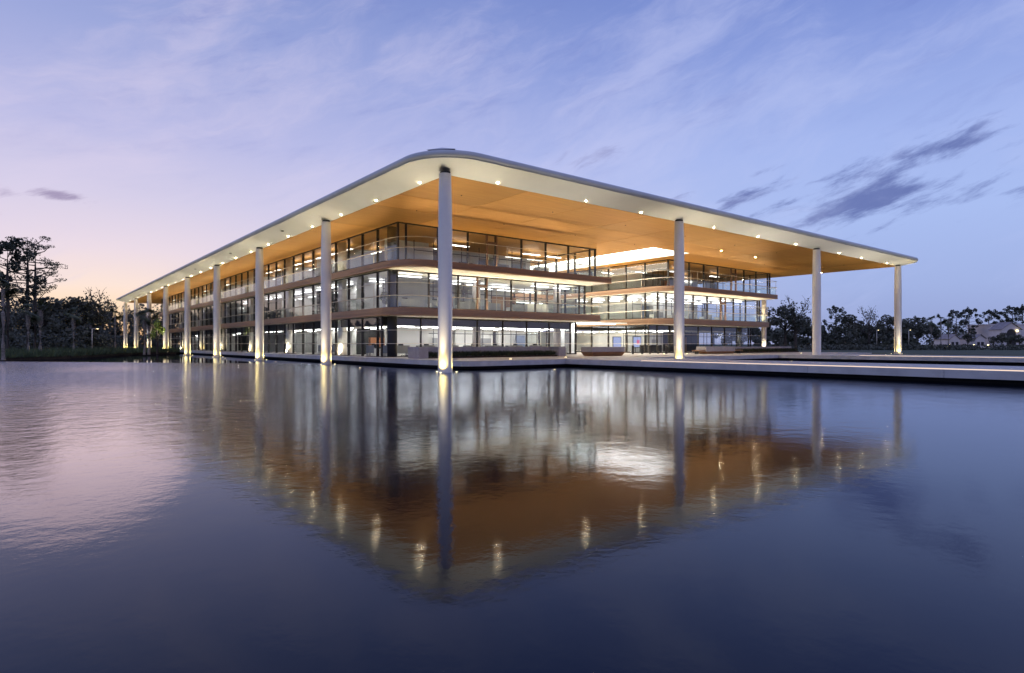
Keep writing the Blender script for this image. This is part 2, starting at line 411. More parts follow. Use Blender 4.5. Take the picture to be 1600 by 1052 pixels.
# white border, one panel between each pair of columns
CY = [i*19.74 for i in range(9)]; CX = [0, 24.47, 50.42, 74.54]
IN = 2.62                                               # width of border to the timber
wx0, wx1, wy0, wy1 = RX0+IN, RX1-IN, RY0+IN, RY1-IN
e = .11
def border(pts_o, pts_i):
    no = len(pts_o); vs = [(x, y, ZE-.015) for x, y in pts_o] + [(x, y, ZT) for x, y in pts_i]
    if len(pts_i) == 1: fs = [(i, no, i+1) for i in range(no-1)]
    else: fs = [(0, 2, 3, 1)]
    o = mk('border_panel', vs, fs, soffit_white, roof, vs[0]); return o
g_ = .012
ro = 3.6-e
for (sx, sy) in ((0, 0), (1, 0), (1, 1), (0, 1)):
    a0 = {(0, 0): math.pi, (1, 0): 1.5*math.pi, (1, 1): 0, (0, 1): .5*math.pi}[(sx, sy)]
    cx = RX0+3.6 if not sx else RX1-3.6; cyy = RY0+3.6 if not sy else RY1-3.6
    border(arc(cx, cyy, ro, a0, a0+math.pi/2, 10), [(wx0 if not sx else wx1, wy0 if not sy else wy1)])
ysp = [RY0+3.6] + CY[1:-1] + [RY1-3.6]; xsp = [RX0+3.6] + CX[1:-1] + [RX1-3.6]
for i in range(len(ysp)-1):
    a, b = ysp[i]+g_, ysp[i+1]-g_
    ia = wy0 if i == 0 else a; ib = wy1 if i == len(ysp)-2 else b
    border([(RX0+e, b), (RX0+e, a)], [(wx0, ib), (wx0, ia)])
    border([(RX1-e, a), (RX1-e, b)], [(wx1, ia), (wx1, ib)])
for i in range(len(xsp)-1):
    a, b = xsp[i]+g_, xsp[i+1]-g_
    ia = wx0 if i == 0 else a; ib = wx1 if i == len(xsp)-2 else b
    border([(a, RY0+e), (b, RY0+e)], [(ia, wy0), (ib, wy0)])
    border([(b, RY1-e), (a, RY1-e)], [(ib, wy1), (ia, wy1)])
# timber soffit panels, with the laylight opening left free
SKX0, SKX1, SKY0, SKY1 = 35.0, 41.9, 11.2, 60.0
xs = sorted([wx0 + (wx1-wx0)*i/11 for i in range(12)]); ysn = [wy0 + (wy1-wy0)*i/24 for i in range(25)]
def snap(l, v):
    k = min(range(len(l)), key=lambda i: abs(l[i]-v)); l[k] = v
for v in (SKX0, SKX1): snap(xs, v)
for v in (SKY0, SKY1): snap(ysn, v)
for i in range(len(xs)-1):
    for j in range(len(ysn)-1):
        if xs[i] >= SKX0-.01 and xs[i+1] <= SKX1+.01 and ysn[j] >= SKY0-.01 and ysn[j+1] <= SKY1+.01: continue
        box('timber_panel', xs[i]+.02, xs[i+1]-.02, ysn[j]+.02, ysn[j+1]-.02, ZT-.004, ZT+.05, golden, roof)
poly('backing', [(wx0, wy0), (wx1, wy0), (wx1, wy1), (wx0, wy1)], ZT+.06, black_void, roof, False, [[(SKX0, SKY0), (SKX1, SKY0), (SKX1, SKY1), (SKX0, SKY1)]])
# laylight well
lw_ = [(SKX0, SKY0), (SKX1, SKY0), (SKX1, SKY1), (SKX0, SKY1)]
vs = [(x, y, ZT+.01) for x, y in lw_] + [(x, y, ZT+1.1) for x, y in lw_]
mk('laylight_well', vs, [(i, 4+i, 4+(i+1) % 4, (i+1) % 4) for i in range(4)], soffit_white, roof, vs[0])
for j in range(8):
    a = SKY0+.1+(SKY1-SKY0-.2)*j/8; b = SKY0+.1+(SKY1-SKY0-.2)*(j+1)/8
    box('laylight', SKX0+.1, SKX1-.1, a+.01, b-.01, ZT+1.0, ZT+1.05, sky_em, roof)
box('cove_line', SKX0+.02, SKX0+.12, SKY0+.1, SKY1, ZT+.25, ZT+.30, sky_em, roof)
# downlights along the inside of the border, smoke outlets
def disc(name, x, y, zz, r, m_, parent, h=.03, n=12, flat=False):
    vs = [(x+r*math.cos(2*math.pi*k/n), y+r*math.sin(2*math.pi*k/n), zz) for k in range(n)]
    vs += [(vx, vy, zz+h) for vx, vy, _ in vs]
    if flat: return mk(name, vs[:n], [tuple(range(n))[::-1]], m_, parent, (x, y, zz))
    return mk(name, vs, [tuple(range(n))[::-1]] + [(k, (k+1) % n, n+(k+1) % n, n+k) for k in range(n)], m_, parent, (x, y, zz))
for i in range(24):
    y = 3.4 + 6.66*i
    if y < 157: disc('downlight', .12, y, ZT+.03, .048, down_em, roof, flat=True)
for x in (4.31, 12.88, 19.43, 30.03, 37.88, 45.77, 56.44, 62.81, 71.01): disc('downlight', x, .12, ZT+.03, .048, down_em, roof, flat=True)
for x, y in ((43.12, 7.69), (75.0, 10.7), (75.0, 24), (75.0, 37), (51.5, 8.2)): disc('downlight', x, y, ZT-.012, .06, down_em, roof, flat=True)
for y in (28.5, 48, 68): disc('outlet', -1.0, y, ZT+.22, .16, black_void, roof)

for i in range(8):
    for j in range(2): disc('sprinkler', 4.2+9.1*i, 4.4+6.6*j, ZT-.05, .05, dark_frame, roof, .05, 8)
# ------------------------------------------------------------------ tall columns with uplights
COLM = {}
def spot(name, loc, aim, power, cone, blend, parent, col=(1, .80, .42), rad=.05):
    l = bpy.data.lights.new(name, 'SPOT'); l.energy = power; l.spot_size = R(cone); l.spot_blend = blend; l.color = col; l.shadow_soft_size = rad
    o = bpy.data.objects.new(name, l); link(o, parent, loc)
    d = Vector(aim) - Vector(loc); o.rotation_euler = d.to_track_quat('-Z', 'Y').to_euler(); return o
def column(x, y, zb, label, power=1.0):
    T = thing('roof_column', (x, y, zb), label, 'column', 'tall white columns carrying the roof')
    key = round(zb, 2)
    if key not in COLM:
        prof = [(.46, zb-1.0 if zb < .1 else zb-.2), (.46, zb+5), (.455, 9), (.43, 11), (.385, ZT-.12)]
        vs, fs = [], []; N = 28
        for r, zz in prof: vs += [(r*math.cos(2*math.pi*k/N), r*math.sin(2*math.pi*k/N), zz-zb) for k in range(N)]
        for i in range(len(prof)-1):
            for k in range(N): fs.append((i*N+k, i*N+(k+1) % N, (i+1)*N+(k+1) % N, (i+1)*N+k))
        me = bpy.data.meshes.new('shaft'); me.from_pydata(vs, [], fs); me.materials.append(white_paint)
        for p in me.polygons: p.use_smooth = True
        COLM[key] = me
    link(bpy.data.objects.new('shaft', COLM[key]), T, (x, y, zb))
    disc('head_plate', x, y, ZT-.12, .33, dark_frame, T, .14, 20)
    dirs = [(-.80, -.60), (.86, -.35), (-.15, .99)]
    for i, (dx, dy) in enumerate(dirs):
        px, py = x+dx*.80, y+dy*.80
        disc('uplight', px, py, zb+.02, .06, lamp_soft, T, .02)
        spot('base_glow', (px, py, zb+.06), (x+dx*.50, y+dy*.50, 9.0), 250*power, 135, 1.0, T, (1, .76, .24))
        spot('uplight_beam', (px, py, zb+.07), (x+dx*1.6, y+dy*1.6, ZT), 1500*power, 46, 1.0, T, (1, .87, .64))
    return T
ordn = ['', 'second', 'third', 'fourth', 'fifth', 'sixth', 'seventh', 'eighth', 'ninth and last']
for i, y in enumerate(CY):
    if i == 0: lab = 'tall white column at the near corner of the roof, standing in the water'
    elif i < 5: lab = 'tall white column standing in the pond, %s in the long row from the near corner' % ordn[i]
    else: lab = 'tall white column on the grassy bank, %s in the long row from the near corner' % ordn[i]
    column(0, y, 0.0 if i < 5 else .42, lab)
for i, x in enumerate(CX[1:]):
    column(x, 0, .42 if i == 2 else 0.0, ['tall white column rising behind the near footbridge, in front of the entrance court', 'tall white column in the inner pool between the two footbridges',
           'tall white column at the far tip of the roof, on the lawn'][i])

# added fill lights with made-up fittings, brightening the white border of the roof
def add_border_fill(x, y, zz, label, px=1.0):
    T = thing('added_fill_light', (x, y, zz), label, 'lamp', 'added fill lights for the roof border')
    tube('housing', [(x, y, zz-.25), (x, y, zz+.02)], .13, dark_frame, T, 12)
    disc('lens', x, y, zz+.025, .07, lamp_soft, T, .005)
    spot('fill_beam', (x, y, zz+.06), (x+(.6 if x < 0 else 0), y+(.6 if y < 0 else 0), ZT), 2500*px, 100, 1.0, T, (1, .91, .74), .08)
for k in range(8): add_border_fill(-1.3, 9.87+19.74*k, 0.0 if k < 4 else .42, 'small added fill light under the roof edge between the %s and %s columns of the pond row' % (['first', 'second', 'third', 'fourth', 'fifth', 'sixth', 'seventh', 'eighth', 'ninth'][k], ['first', 'second', 'third', 'fourth', 'fifth', 'sixth', 'seventh', 'eighth', 'ninth'][k+1]))
for k, x in enumerate((8.2, 16.4, 33, 41.8, 58.5, 66.5)): add_border_fill(x, -1.4, 0.0 if k < 4 else .42, 'small round added fill light in the water under the front roof edge, %s from the near corner' % ['first', 'second', 'third', 'fourth', 'fifth', 'sixth'][k])
add_border_fill(76, 14, .42, 'small round added fill light on the lawn under the far roof side', .8)
# ------------------------------------------------------------------ office wings
Z2B, Z2T, Z3B, Z3T = 4.42, 5.17, 8.70, 9.35
GY = {1: 19.3, 2: 17.8, 3: 16.1}
ZB = {1: ZP, 2: Z2T, 3: Z3T}; ZTOP = {1: Z2B, 2: Z3B, 3: ZT-.01}
def wpath(x0, x1, y0, y1, r, r2=.35, n=8):
    """open outline: down the left side, round the front corner, along the front, back up the right side"""
    return [(x0, y1)] + arc(x0+r, y0+r, r, math.pi, 1.5*math.pi, n) + arc(x1-r2, y0+r2, r2, 1.5*math.pi, 2*math.pi, 4) + [(x1, y1)]
def area_up(name, x0, x1, y0, y1, zz, power, parent, col=(1, .80, .50)):
    l = bpy.data.lights.new(name, 'AREA'); l.shape = 'RECTANGLE'; l.size = abs(x1-x0); l.size_y = abs(y1-y0); l.energy = power; l.color = col
    o = bpy.data.objects.new(name, l); link(o, parent, ((x0+x1)/2, (y0+y1)/2, zz)); o.rotation_euler = (math.pi, 0, 0)
    hx = .06 if abs(x1-x0) < .5 else 0; 
    box('uplight_housing', min(x0, x1)-.05, max(x0, x1)+.05, min(y0, y1)-.05, max(y0, y1)+.05, zz-.10, zz-.02, dark_frame, parent)
    return o
def slab(T, name, path_fn, zb, zt, ym):
    prof = [(.30, zb), (.04, zb+.015), (0, zb+.05), (0, zb+.24), (.07, zb+.25), (.07, zb+.30), (.015, zb+.31), (.015, zt-.04), (.05, zt), (.4, zt)]
    vs, fs = [], []
    for off, zz in prof: p = path_fn(off); vs += [(x, y, zz) for x, y in p]
    N = len(p)
    for i in range(len(prof)-1):
        for k in range(N-1): fs.append((i*N+k, i*N+k+1, (i+1)*N+k+1, (i+1)*N+k))
    f = mk(name, vs, fs, bronze, T, (vs[0][0], vs[0][1], zb))
    pts = path_fn(.30)
    # joints of the cladding on the front: thin dark reveals
    mk('slab_soffit', [(x, y, zb+.004) for x, y in pts], [tuple(range(len(pts)))[::-1]], soffit_white, f, (pts[0][0], pts[0][1], zb))
    pts = path_fn(.38)
    mk('floor', [(x, y, zt-.01) for x, y in pts], [tuple(range(len(pts)))], int_floor, f, (pts[0][0], pts[0][1], zt))
    return f
def pane(T, x0, x1, y0, y1, z0, z1, m_=None, name='glass_pane'):
    return box(name, x0, x1, y0, y1, z0, z1, m_ or glass, T)
def wing(name, label, x0, x1, yend, sx0, sx1, sf2, sf3, r, left_mods, front, doors, left_lit, right_glass=True):
    """x0..x1 glass lines, sx0..sx1 slab edges, sf2/sf3 slab fronts"""
    T = thing(name, (x0, 16, ZP), label, 'building', 'glass office wings under the roof')
    for lev, sf, zb, zt in ((2, sf2, Z2B, Z2T), (3, sf3, Z3B, Z3T)):
        fn = lambda off, sf=sf: wpath(sx0+off, sx1-off, sf+off, yend, max(r-off, .05), max(.35-off, .02))
        f = slab(T, 'floor_edge', fn, zb, zt, yend)
        # balustrade
        p = [Vector((x, y, 0)) for x, y in fn(.16)]
        tube('handrail', [(q.x, q.y, zt+1.10) for q in p], .04, steel, f, 6)
        tube('shade_rail', [(q.x, q.y, zt+2.28 if lev == 2 else zt+2.05) for q in p], .026, steel, f, 6)
        def run(ax, fixed, a, b, mods):
            for k in range(len(mods)-1):
                u, v = max(mods[k], a), min(mods[k+1], b)
                if v-u < .5: continue
                if ax == 'x': pane(f, u+.015, v-.015, fixed-.008, fixed+.008, zt-.03, zt+1.06, glass_rail, 'balustrade_pane')
                else: pane(f, fixed-.008, fixed+.008, u+.015, v-.015, zt-.03, zt+1.06, glass_rail, 'balustrade_pane')
                if k % 2 == 0:
                    hz = zt + (2.28 if lev == 2 else 2.05)
                    if ax == 'x': box('rail_post', u-.018, u+.018, fixed+.03, fixed+.066, zt-.03, hz, steel, f)
                    else: box('rail_post', fixed+.03, fixed+.066, u-.018, u+.018, zt-.03, hz, steel, f)
        run('x', sf+.16, sx0+r, sx1-.4, front)
        run('y', sx0+.16, sf+r, yend, left_mods)
        run('y', sx1-.16, sf+.4, yend, [sf+.4+3.3*i for i in range(9)])
        # curved corner pane
        c = [q for q in fn(.16)[1:10]]
        vs = [(x, y, zt-.03) for x, y in c] + [(x, y, zt+1.06) for x, y in c]
        mk('balustrade_pane', vs, [(i, i+1, 9+i+1, 9+i) for i in range(8)], glass_rail, f, vs[0], True)
    for lev in (1, 2, 3):
        gy, zb, zt = GY[lev], ZB[lev]-.01, ZTOP[lev]
        fm = [x0] + [v for v in front if x0+.4 < v < x1-.4] + [x1]
        for k, v in enumerate(fm):
            if k in (0, len(fm)-1): continue
            box('mullion', v-.05, v+.05, gy-.10, gy+.14, zb, zt, dark_frame, T)
        box('head_frame', x0, x1, gy-.08, gy+.08, zt-.10, zt-.001, dark_frame, T)
        box('sill_frame', x0, x1, gy-.08, gy+.08, zb, zb+.07, dark_frame, T)
        for v in (x0, x1): box('corner_post', v-.07, v+.07, gy-.11, gy+.11, zb, zt, dark_frame, T)
        dr = doors.get(lev)
        for k in range(len(fm)-1):
            a, b = fm[k], fm[k+1]
            if dr and a < dr+.5 < b:
                for (u, v) in ((a+.05, dr-.02), (dr+1.2, b-.05)):
                    if v-u > .2: pane(T, u, v, gy-.01, gy+.01, zb+.07, zt-.1)
                d_ = box('door', dr+.09, dr+1.09, gy-.012, gy+.012, zb+.1, zb+2.5, glass, T)
                box('door_frame', dr-.06, dr+.07, gy-.14, gy+.06, zb, zt-.1, brown_frame, d_)
                box('door_frame', dr+1.10, dr+1.26, gy-.14, gy+.06, zb, zt-.1, brown_frame, d_)
                box('door_frame', dr+.07, dr+1.10, gy-.14, gy+.06, zb+2.52, zb+2.70, brown_frame, d_)
                box('door_handle', dr+.2, dr+.24, gy-.10, gy-.06, zb+.9, zb+1.5, steel, d_)
                pane(T, dr+.07, dr+1.10, gy-.01, gy+.01, zb+2.72, zt-.1)
            else: pane(T, a+.06, b-.06, gy-.01, gy+.01, zb+.07, zt-.1)
        lm = [gy] + [v for v in left_mods if v > gy+.5]
        for k in range(1, len(lm)):
            v = lm[k]
            if k < len(lm): box('mullion', x0-.10, x0+.16, v-.06, v+.06, zb, zt, dark_frame, T)
        for k in range(len(lm)-1):
            pane(T, x0-.01, x0+.01, lm[k]+.07, lm[k+1]-.07, zb+.07, zt-.1)
        box('head_frame', x0-.08, x0+.08, gy+.12, lm[-1], zt-.10, zt-.002, dark_frame, T)
        box('sill_frame', x0-.08, x0+.08, gy+.12, lm[-1], zb, zb+.07, dark_frame, T)
        if right_glass:
            k = 0; v = gy
            while v < min(yend, 46)-.1:
                pane(T, x1-.01, x1+.01, v+.07, v+3.23, zb+.07, zt-.1)
                box('mullion', x1-.14, x1+.10, v+3.25, v+3.35, zb, zt, dark_frame, T); v += 3.3
            box('head_frame', x1-.08, x1+.08, gy+.12, v, zt-.10, zt-.002, dark_frame, T)
    # ground-floor rails in front of the glass
    for zz in (1.86, 3.10):
        p = wpath(x0-.32, x1-.8, 17.1, yend, 1.6, .3)
        tube('shade_rail', [(a, b, zz) for a, b in p[:-1]], .026, steel, T, 6)
    return T
lm_near = [19.3+0*1] ; lm_near = [20.15+3.32*i for i in range(36)]
fm_near = [5.2, 6.02] + [9.41+3.387*i for i in range(7)]
near = wing('office_wing', 'long three-storey glass office wing by the pond, nearest the front corner column', 5.2, 30.6, 136.4, 4.6, 31.3, 15.7, 14.0, 3.2, lm_near, fm_near, {2: 15.1, 3: 15.05}, 60)
fm_far = [44.2, 46.0, 48.7] + [52.05+3.37*i for i in range(6)]
lm_far = [19.9+3.3*i for i in range(9)]
farw = wing('office_wing', 'second glass office wing on the far side of the entrance court', 44.2, 69.5, 49.6, 43.3, 69.45, 16.0, 14.6, 3.4, lm_far, fm_far, {2: 58.75, 3: 58.75}, 60)

# structural columns just inside the pond-side glass, uplit at the foot
for k, y in enumerate([30.12, 47.2, 64.4, 81.5, 98.6, 115.9, 133]):
    T = thing('facade_column', (5.95, y, ZP), 'round white column behind the pond-side glass, %s from the corner, lit from its foot' % ['first', 'second', 'third', 'fourth', 'fifth', 'sixth', 'seventh'][k], 'column', 'white columns inside the pond facade')
    for (a, b) in ((ZP, Z2B), (Z2T, Z3B), (Z3T, ZT-.02)):
        tube('shaft', [(5.95, y, a-.02), (5.95, y, b)], .47, white_paint, T, 20)
    disc('uplight', 5.42, y-.12, ZP+.01, .08, lamp_warm, T, .02)
    spot('uplight_beam', (5.40, y-.25, ZP+.06), (5.70, y, 4.3), 420, 90, .9, T, (1, .88, .62))
T = thing('corner_column', (6.0, 18.74, ZP), 'dark round column at the front corner of the near wing, all three storeys high', 'column')
for (a, b) in ((ZP, Z2B), (Z2T, Z3B), (Z3T, ZT-.02)): tube('shaft', [(6.0, 18.74, a-.02), (6.0, 18.74, b)], .47, int_dark, T, 20)
for (x, y, lab, b) in ((68.9, 17.2, 'pale uplit column under the end of the far wing', Z3B), ):
    T = thing('facade_column', (x, y, ZP), lab, 'column')
    for (a, c) in ((ZP, Z2B), (Z2T, Z3B)): tube('shaft', [(x+.9, y, a-.02), (x+.9, y, c)], .36, white_paint, T, 20)
    disc('uplight', x+.2, y-.4, ZP+.01, .08, lamp_warm, T, .02)
    spot('uplight_beam', (x+.2, y-.4, ZP+.06), (x+.7, y-.1, 4.4), 350, 60, .8, T, (1, .86, .60))
for (x, lab) in ((13.5, 'grey round column behind the ground-floor glass, left one in the near wing'), (27.2, 'grey round column behind the ground-floor glass, right one in the near wing')):
    T = thing('interior_column', (x+3.5 if x < 20 else x+1.6, 20.6, ZP), lab, 'column')
    xx = x+3.5 if x < 20 else x+1.6
    for (a, b) in ((ZP, Z2B), (Z2T, Z3B)): tube('shaft', [(xx, 20.6, a-.02), (xx, 20.6, b)], .45, concrete, T, 18)

# uplight strips at the foot of the glass, washing the soffits above
area_up('strip_light', 6, 30.4, 15.5, 15.7, Z3T+.15, 560, near)
area_up('strip_light', 6, 30.2, 17.15, 17.35, Z2T+.15, 1050, near)
area_up('strip_light', 7, 30.0, 18.6, 18.8, ZP+.15, 260, near)
area_up('strip_light', 4.85, 5.05, 18, 134, Z3T+.15, 1600, near)
area_up('strip_light', 45, 69, 15.5, 15.7, Z3T+.15, 560, farw)
area_up('strip_light', 45, 69, 17.2, 17.4, Z2T+.15, 1000, farw)
area_up('strip_light', 45, 66, 18.6, 18.8, ZP+.15, 110, farw)
area_up('strip_light', 43.6, 43.8, 17, 40, Z3T+.15, 900, farw)
area_up('strip_light', 43.6, 43.8, 18.5, 40, Z2T+.15, 1000, farw)
area_up('strip_light', 43.5, 43.7, 20, 40, ZP+.15, 700, farw)

# ------------------------------------------------------------------ interiors (partitions, ceilings, fixtures)
def interior_near():
    T = near
    # ground floor: lowered white ceiling with a dark bulkhead behind the upper panes
    box('bulkhead', 5.6, 30.2, 19.75, 19.95, 3.62, 4.40, int_dark, T)
    box('bulkhead', 5.65, 5.85, 20.0, 134, 3.62, 4.40, int_dark, T)
    box('ceiling', 5.9, 30.2, 20.0, 40, 3.60, 3.66, int_ceil, T)
    box('ceiling', 5.9, 16, 40.02, 134, 3.60, 3.66, int_ceil, T)
    # core walls
    for lev in (1, 2, 3):
        zb = ZB[lev]; zt = {1: 3.6, 2: Z3B, 3: ZT-.02}[lev]
        yb = {1: 26.5, 2: 31.0, 3: 27.0}[lev]
        segs = {1: [(9.5, 12.2), (12.9, 17.5), (18.2, 23.6), (24.5, 28.6)], 2: [(8, 13), (15, 22), (23, 30)], 3: [(10.5, 15.5), (18, 24), (25, 30)]}[lev]
        for a, b in segs: box('partition', a, b, yb, yb+.15, zb, zt, int_wall, T)
        for k in range(len(segs)-1): box('partition_frame', segs[k][1]+.02, segs[k][1]+.10, yb, yb+.15, zb, zt, int_dark, T)
        for k, y in enumerate([24.5, 33.4, 36.7, 43.3, 53.5, 60, 70, 77, 87, 97, 104, 114, 124]):
            m_ = (int_wall, int_wall, int_grey, int_wall, int_dark, int_wall, int_grey)[(k*3+lev) % 7]
            xa = 8.2 + (k*lev) % 3*.9
            box('partition', xa, xa+5.2, y, y+.14, zb, zt, m_, T)
        box('core_wall', 14.6, 14.8, 33.6, 134, zb, zt, int_wall if lev < 3 else int_wood, T)
        box('core_wall', 14.8, 30.2, 44, 44.2, zb, zt, int_wall, T)
    # ceiling fixtures
    for lev in (1, 2, 3):
        zc = {1: 3.56, 2: Z3B-.28, 3: ZT-.5}[lev]
        for i in range(7):
            for j in range(3):
                if lev == 3 and (i not in (2, 5, 6) or j == 0): continue
                if lev == 2 and (i*2+j) % 5 in (1, 3): continue
                x = 7.6+3.387*i; y = GY[lev]+2.2+3.2*j
                box('ceiling_light', x-.2, x+2.2, y-.2, y+.2, zc, zc+.04, (panel1_em, panel_em, panel3_em)[lev-1], T)
        for i in range(26):
            y = 30.5+4.0*i
            if y > 60 and (i*7+lev*3) % 4: continue
            for x in (7.2, 10.6):
                box('ceiling_light', x-.17, x+.17, y, y+2.2, zc, zc+.04, (panel1_em, panel_em, panel3_em)[lev-1], T)
interior_near()
int_blue = mat('interior_blue_panel', (.16, .20, .30), .6, var=.1); int_orange = mat('interior_orange_panel', (.55, .22, .09), .6, var=.1)
def glazed_row(T, x0, x1, y, zb, zt, step, seed):
    r = random.Random(seed); x = x0
    box('screen_rail', x0, x1, y, y+.06, zb+2.35, zb+2.43, int_dark, T)
    while x < x1:
        box('screen_mullion', x, x+.07, y-.002, y+.062, zb, zt, int_dark, T)
        k = r.random(); w_ = min(step, x1-x)-.1
        if k < .22 and w_ > .5: box('wall_panel', x+.09, x+w_, y+.2, y+.26, zb, zb+2.3, r.choice([int_blue, int_grey, int_wood, int_grey]), T)
        elif k < .40 and w_ > .5: box('whiteboard', x+.15, x+w_, y+.5, y+.53, zb+.9, zb+1.9, r.choice([int_grey, desk_white, int_orange]), T)
        x += step*r.choice([.5, 1, 1, 1.5])
glazed_row(near, 7, 30, 25.6, ZP, 3.58, 1.7, 3); glazed_row(near, 8, 30, 24.6, Z2T, Z3B-.02, 2.0, 4); glazed_row(near, 11, 30, 23.5, Z3T, ZT-.03, 2.4, 5)
glazed_row(farw, 46, 69, 25.2, ZP, 3.68, 1.7, 6); glazed_row(farw, 47, 69, 24.4, Z2T, Z3B-.02, 2.0, 8); glazed_row(farw, 48, 69, 23.5, Z3T, ZT-.03, 2.4, 9)
def interior_far():
    T = farw
    box('bulkhead', 44.8, 69, 19.8, 20.0, 3.75, 4.40, int_dark, T)
    box('ceiling', 44.6, 69.2, 20.0, 44, 3.70, 3.76, int_ceil, T)
    for lev in (1, 2, 3):
        zb = ZB[lev]; zt = {1: 3.7, 2: Z3B, 3: ZT-.02}[lev]
        for k, (a, b) in enumerate([(49, 52.5), (53.4, 58), (59, 63), (64, 69)]):
            m_ = int_dark if (lev == 1 and k > 1) else (int_grey if (lev == 3 and k in (1, 2)) else int_wall)
            box('partition', a, b, 27+.6*k, 27.15+.6*k, zb, zt, m_, T)
        box('core_wall', 52, 52.15, 28, 44, zb, zt, int_wall, T)
        box('core_wall', 44.4, 69.2, 44, 44.2, zb, zt, int_wall, T)
        zc = {1: 3.64, 2: Z3B-.28, 3: ZT-.5}[lev]
        for i in range(7):
            for j in range(5):
                if lev == 3 and ((i+j) % 3 or j == 0): continue
                if lev == 1 and i > 2: continue
                x = 45.6+3.3*i; y = GY[lev]+1.9+3.6*j
                box('ceiling_light', x-.15, x+2.0, y-.2, y+.2, zc, zc+.04, (panel1_em, panel_em, panel3_em)[lev-1], T)
interior_far()
# link between the wings at the back of the court
T = thing('atrium_link', (37.4, 40, ZP), 'brightly lit link block closing the back of the entrance court', 'building')
for lev in (1, 2, 3):
    zb, zt = ZB[lev], ZTOP[lev]
    box('wall', 31.4, 43.2, 40, 40.2, zb, zt, int_wall, T)
    if lev > 1: box('gallery', 31.35, 43.25, 37.0, 39.98, ZB[lev]-.5, ZB[lev], bronze, T)
    for k in range(4): box('window', 32+2.8*k, 34.2+2.8*k, 39.9, 39.98, zb+.2, zt-.5, glass if k % 2 else int_dark, T)
    box('ceiling_light', 33, 42, 38.2, 38.5, zt-.62, zt-.56, panel_em, T)
for k in range(3): box('ceiling_light', 34+2.6*k, 35.6+2.6*k, 30, 33, Z2B-.02, Z2B+.02, panel_em, T)
# lobby wall with portal
tag(box('lobby_wall', 33.0, 35.6, 24.6, 24.9, ZP, Z2B+.4, int_wall), 'white lobby wall glowing beside the entrance between the wings', 'wall')
tag(box('lobby_pier', 32.2, 32.7, 22.2, 22.9, ZP, Z2B+.3, concrete), 'slim grey pier beside the white lobby wall', 'pier')
Tn = thing('lobby_canopy', (34, 23, Z2B), 'pale flat ceiling over the lobby entrance between the wings', 'canopy')
box('ceiling_board', 31.5, 43.0, 22.0, 36.5, Z2B+.15, Z2B+.3, soffit_white, Tn)
for k in range(4): box('ceiling_light', 32.4+2.6*k, 34.2+2.6*k, 23.2, 24.2, Z2B+.09, Z2B+.13, panel1_em, Tn)
# lit wall screens in the lobby
for k, (x, y, m_, lab) in enumerate([(46.2, 26.6, screen_em, 'pale blue glowing wall screen in the lobby, left of the two'), (48.0, 24.4, screen_em2, 'pink and white glowing wall screen in the lobby')]):
    T = thing('wall_screen', (x, y, 1.4), lab, 'screen')
    box('frame', x-.9, x+.9, y+.02, y+.10, 1.3, 2.9, screen_black, T)
    box('display', x-.82, x+.82, y, y+.015, 1.38, 2.82, screen_em, T)
    if k: box('picture', x-.1, x+.5, y-.006, y-.002, 1.8, 2.4, screen_em2, T)

# ------------------------------------------------------------------ furniture behind the glass
def desk(x, y, z0, lab, grp, w=2.0, rot=False):
    T = thing('office_desk', (x, y, z0), lab, 'desk', grp)
    a, b = (w/2, .4) if not rot else (.4, w/2)
    box('desk_top', x-a, x+a, y-b, y+b, z0+.70, z0+.74, desk_white, T)
    if not rot:
        box('side_panel', x-a, x-a+.04, y-b, y+b, z0, z0+.70, desk_white, T); box('side_panel', x+a-.04, x+a, y-b, y+b, z0, z0+.70, desk_white, T)
        box('privacy_screen', x-a, x+a, y-b-.03, y-b, z0+.3, z0+1.08, int_grey, T)
    else:
        box('side_panel', x-a, x+a, y-b, y-b+.04, z0, z0+.70, desk_white, T); box('side_panel', x-a, x+a, y+b-.04, y+b, z0, z0+.70, desk_white, T)
        box('privacy_screen', x-a-.03, x-a, y-b, y+b, z0+.3, z0+1.08, int_grey, T)
def monitor(x, y, z0, lab, grp):
    T = thing('computer_monitor', (x, y, z0), lab, 'monitor', grp)
    box('panel', x-.28, x+.28, y-.02, y+.02, z0+.14, z0+.48, screen_black, T)
    box('stand', x-.03, x+.03, y+.02, y+.05, z0, z0+.3, steel, T); box('foot', x-.12, x+.12, y-.08, y+.10, z0, z0+.015, steel, T)
def chair(x, y, z0, lab, grp):
    T = thing('office_chair', (x, y, z0), lab, 'chair', grp)
    box('seat', x-.24, x+.24, y-.24, y+.24, z0+.42, z0+.50, chair_grey, T, .02)
    box('backrest', x-.23, x+.23, y+.20, y+.27, z0+.55, z0+1.05, chair_grey, T, .02)
    tube('stem', [(x, y, z0+.05), (x, y, z0+.43)], .03, steel, T, 8)
    for k in range(5):
        a = 2*math.pi*k/5
        tube('leg', [(x, y, z0+.08), (x+.28*math.cos(a), y+.28*math.sin(a), z0+.04)], .018, steel, T, 6)
OR = ['first', 'second', 'third', 'fourth', 'fifth', 'sixth', 'seventh']
for k in range(7):
    x = 8.2+2.95*k
    desk(x, 21.6, ZP, 'white ground-floor desk behind the long planter, %s from the left' % OR[k], 'desks behind the ground-floor front glass')
    monitor(x+.3, 21.7, ZP+.741, 'black monitor on a ground-floor desk behind the long planter, %s from the left' % OR[k], 'monitors behind the ground-floor front glass')
    chair(x-.1, 22.5, ZP, 'grey chair at a ground-floor desk behind the long planter, %s from the left' % OR[k], 'chairs behind the ground-floor front glass')
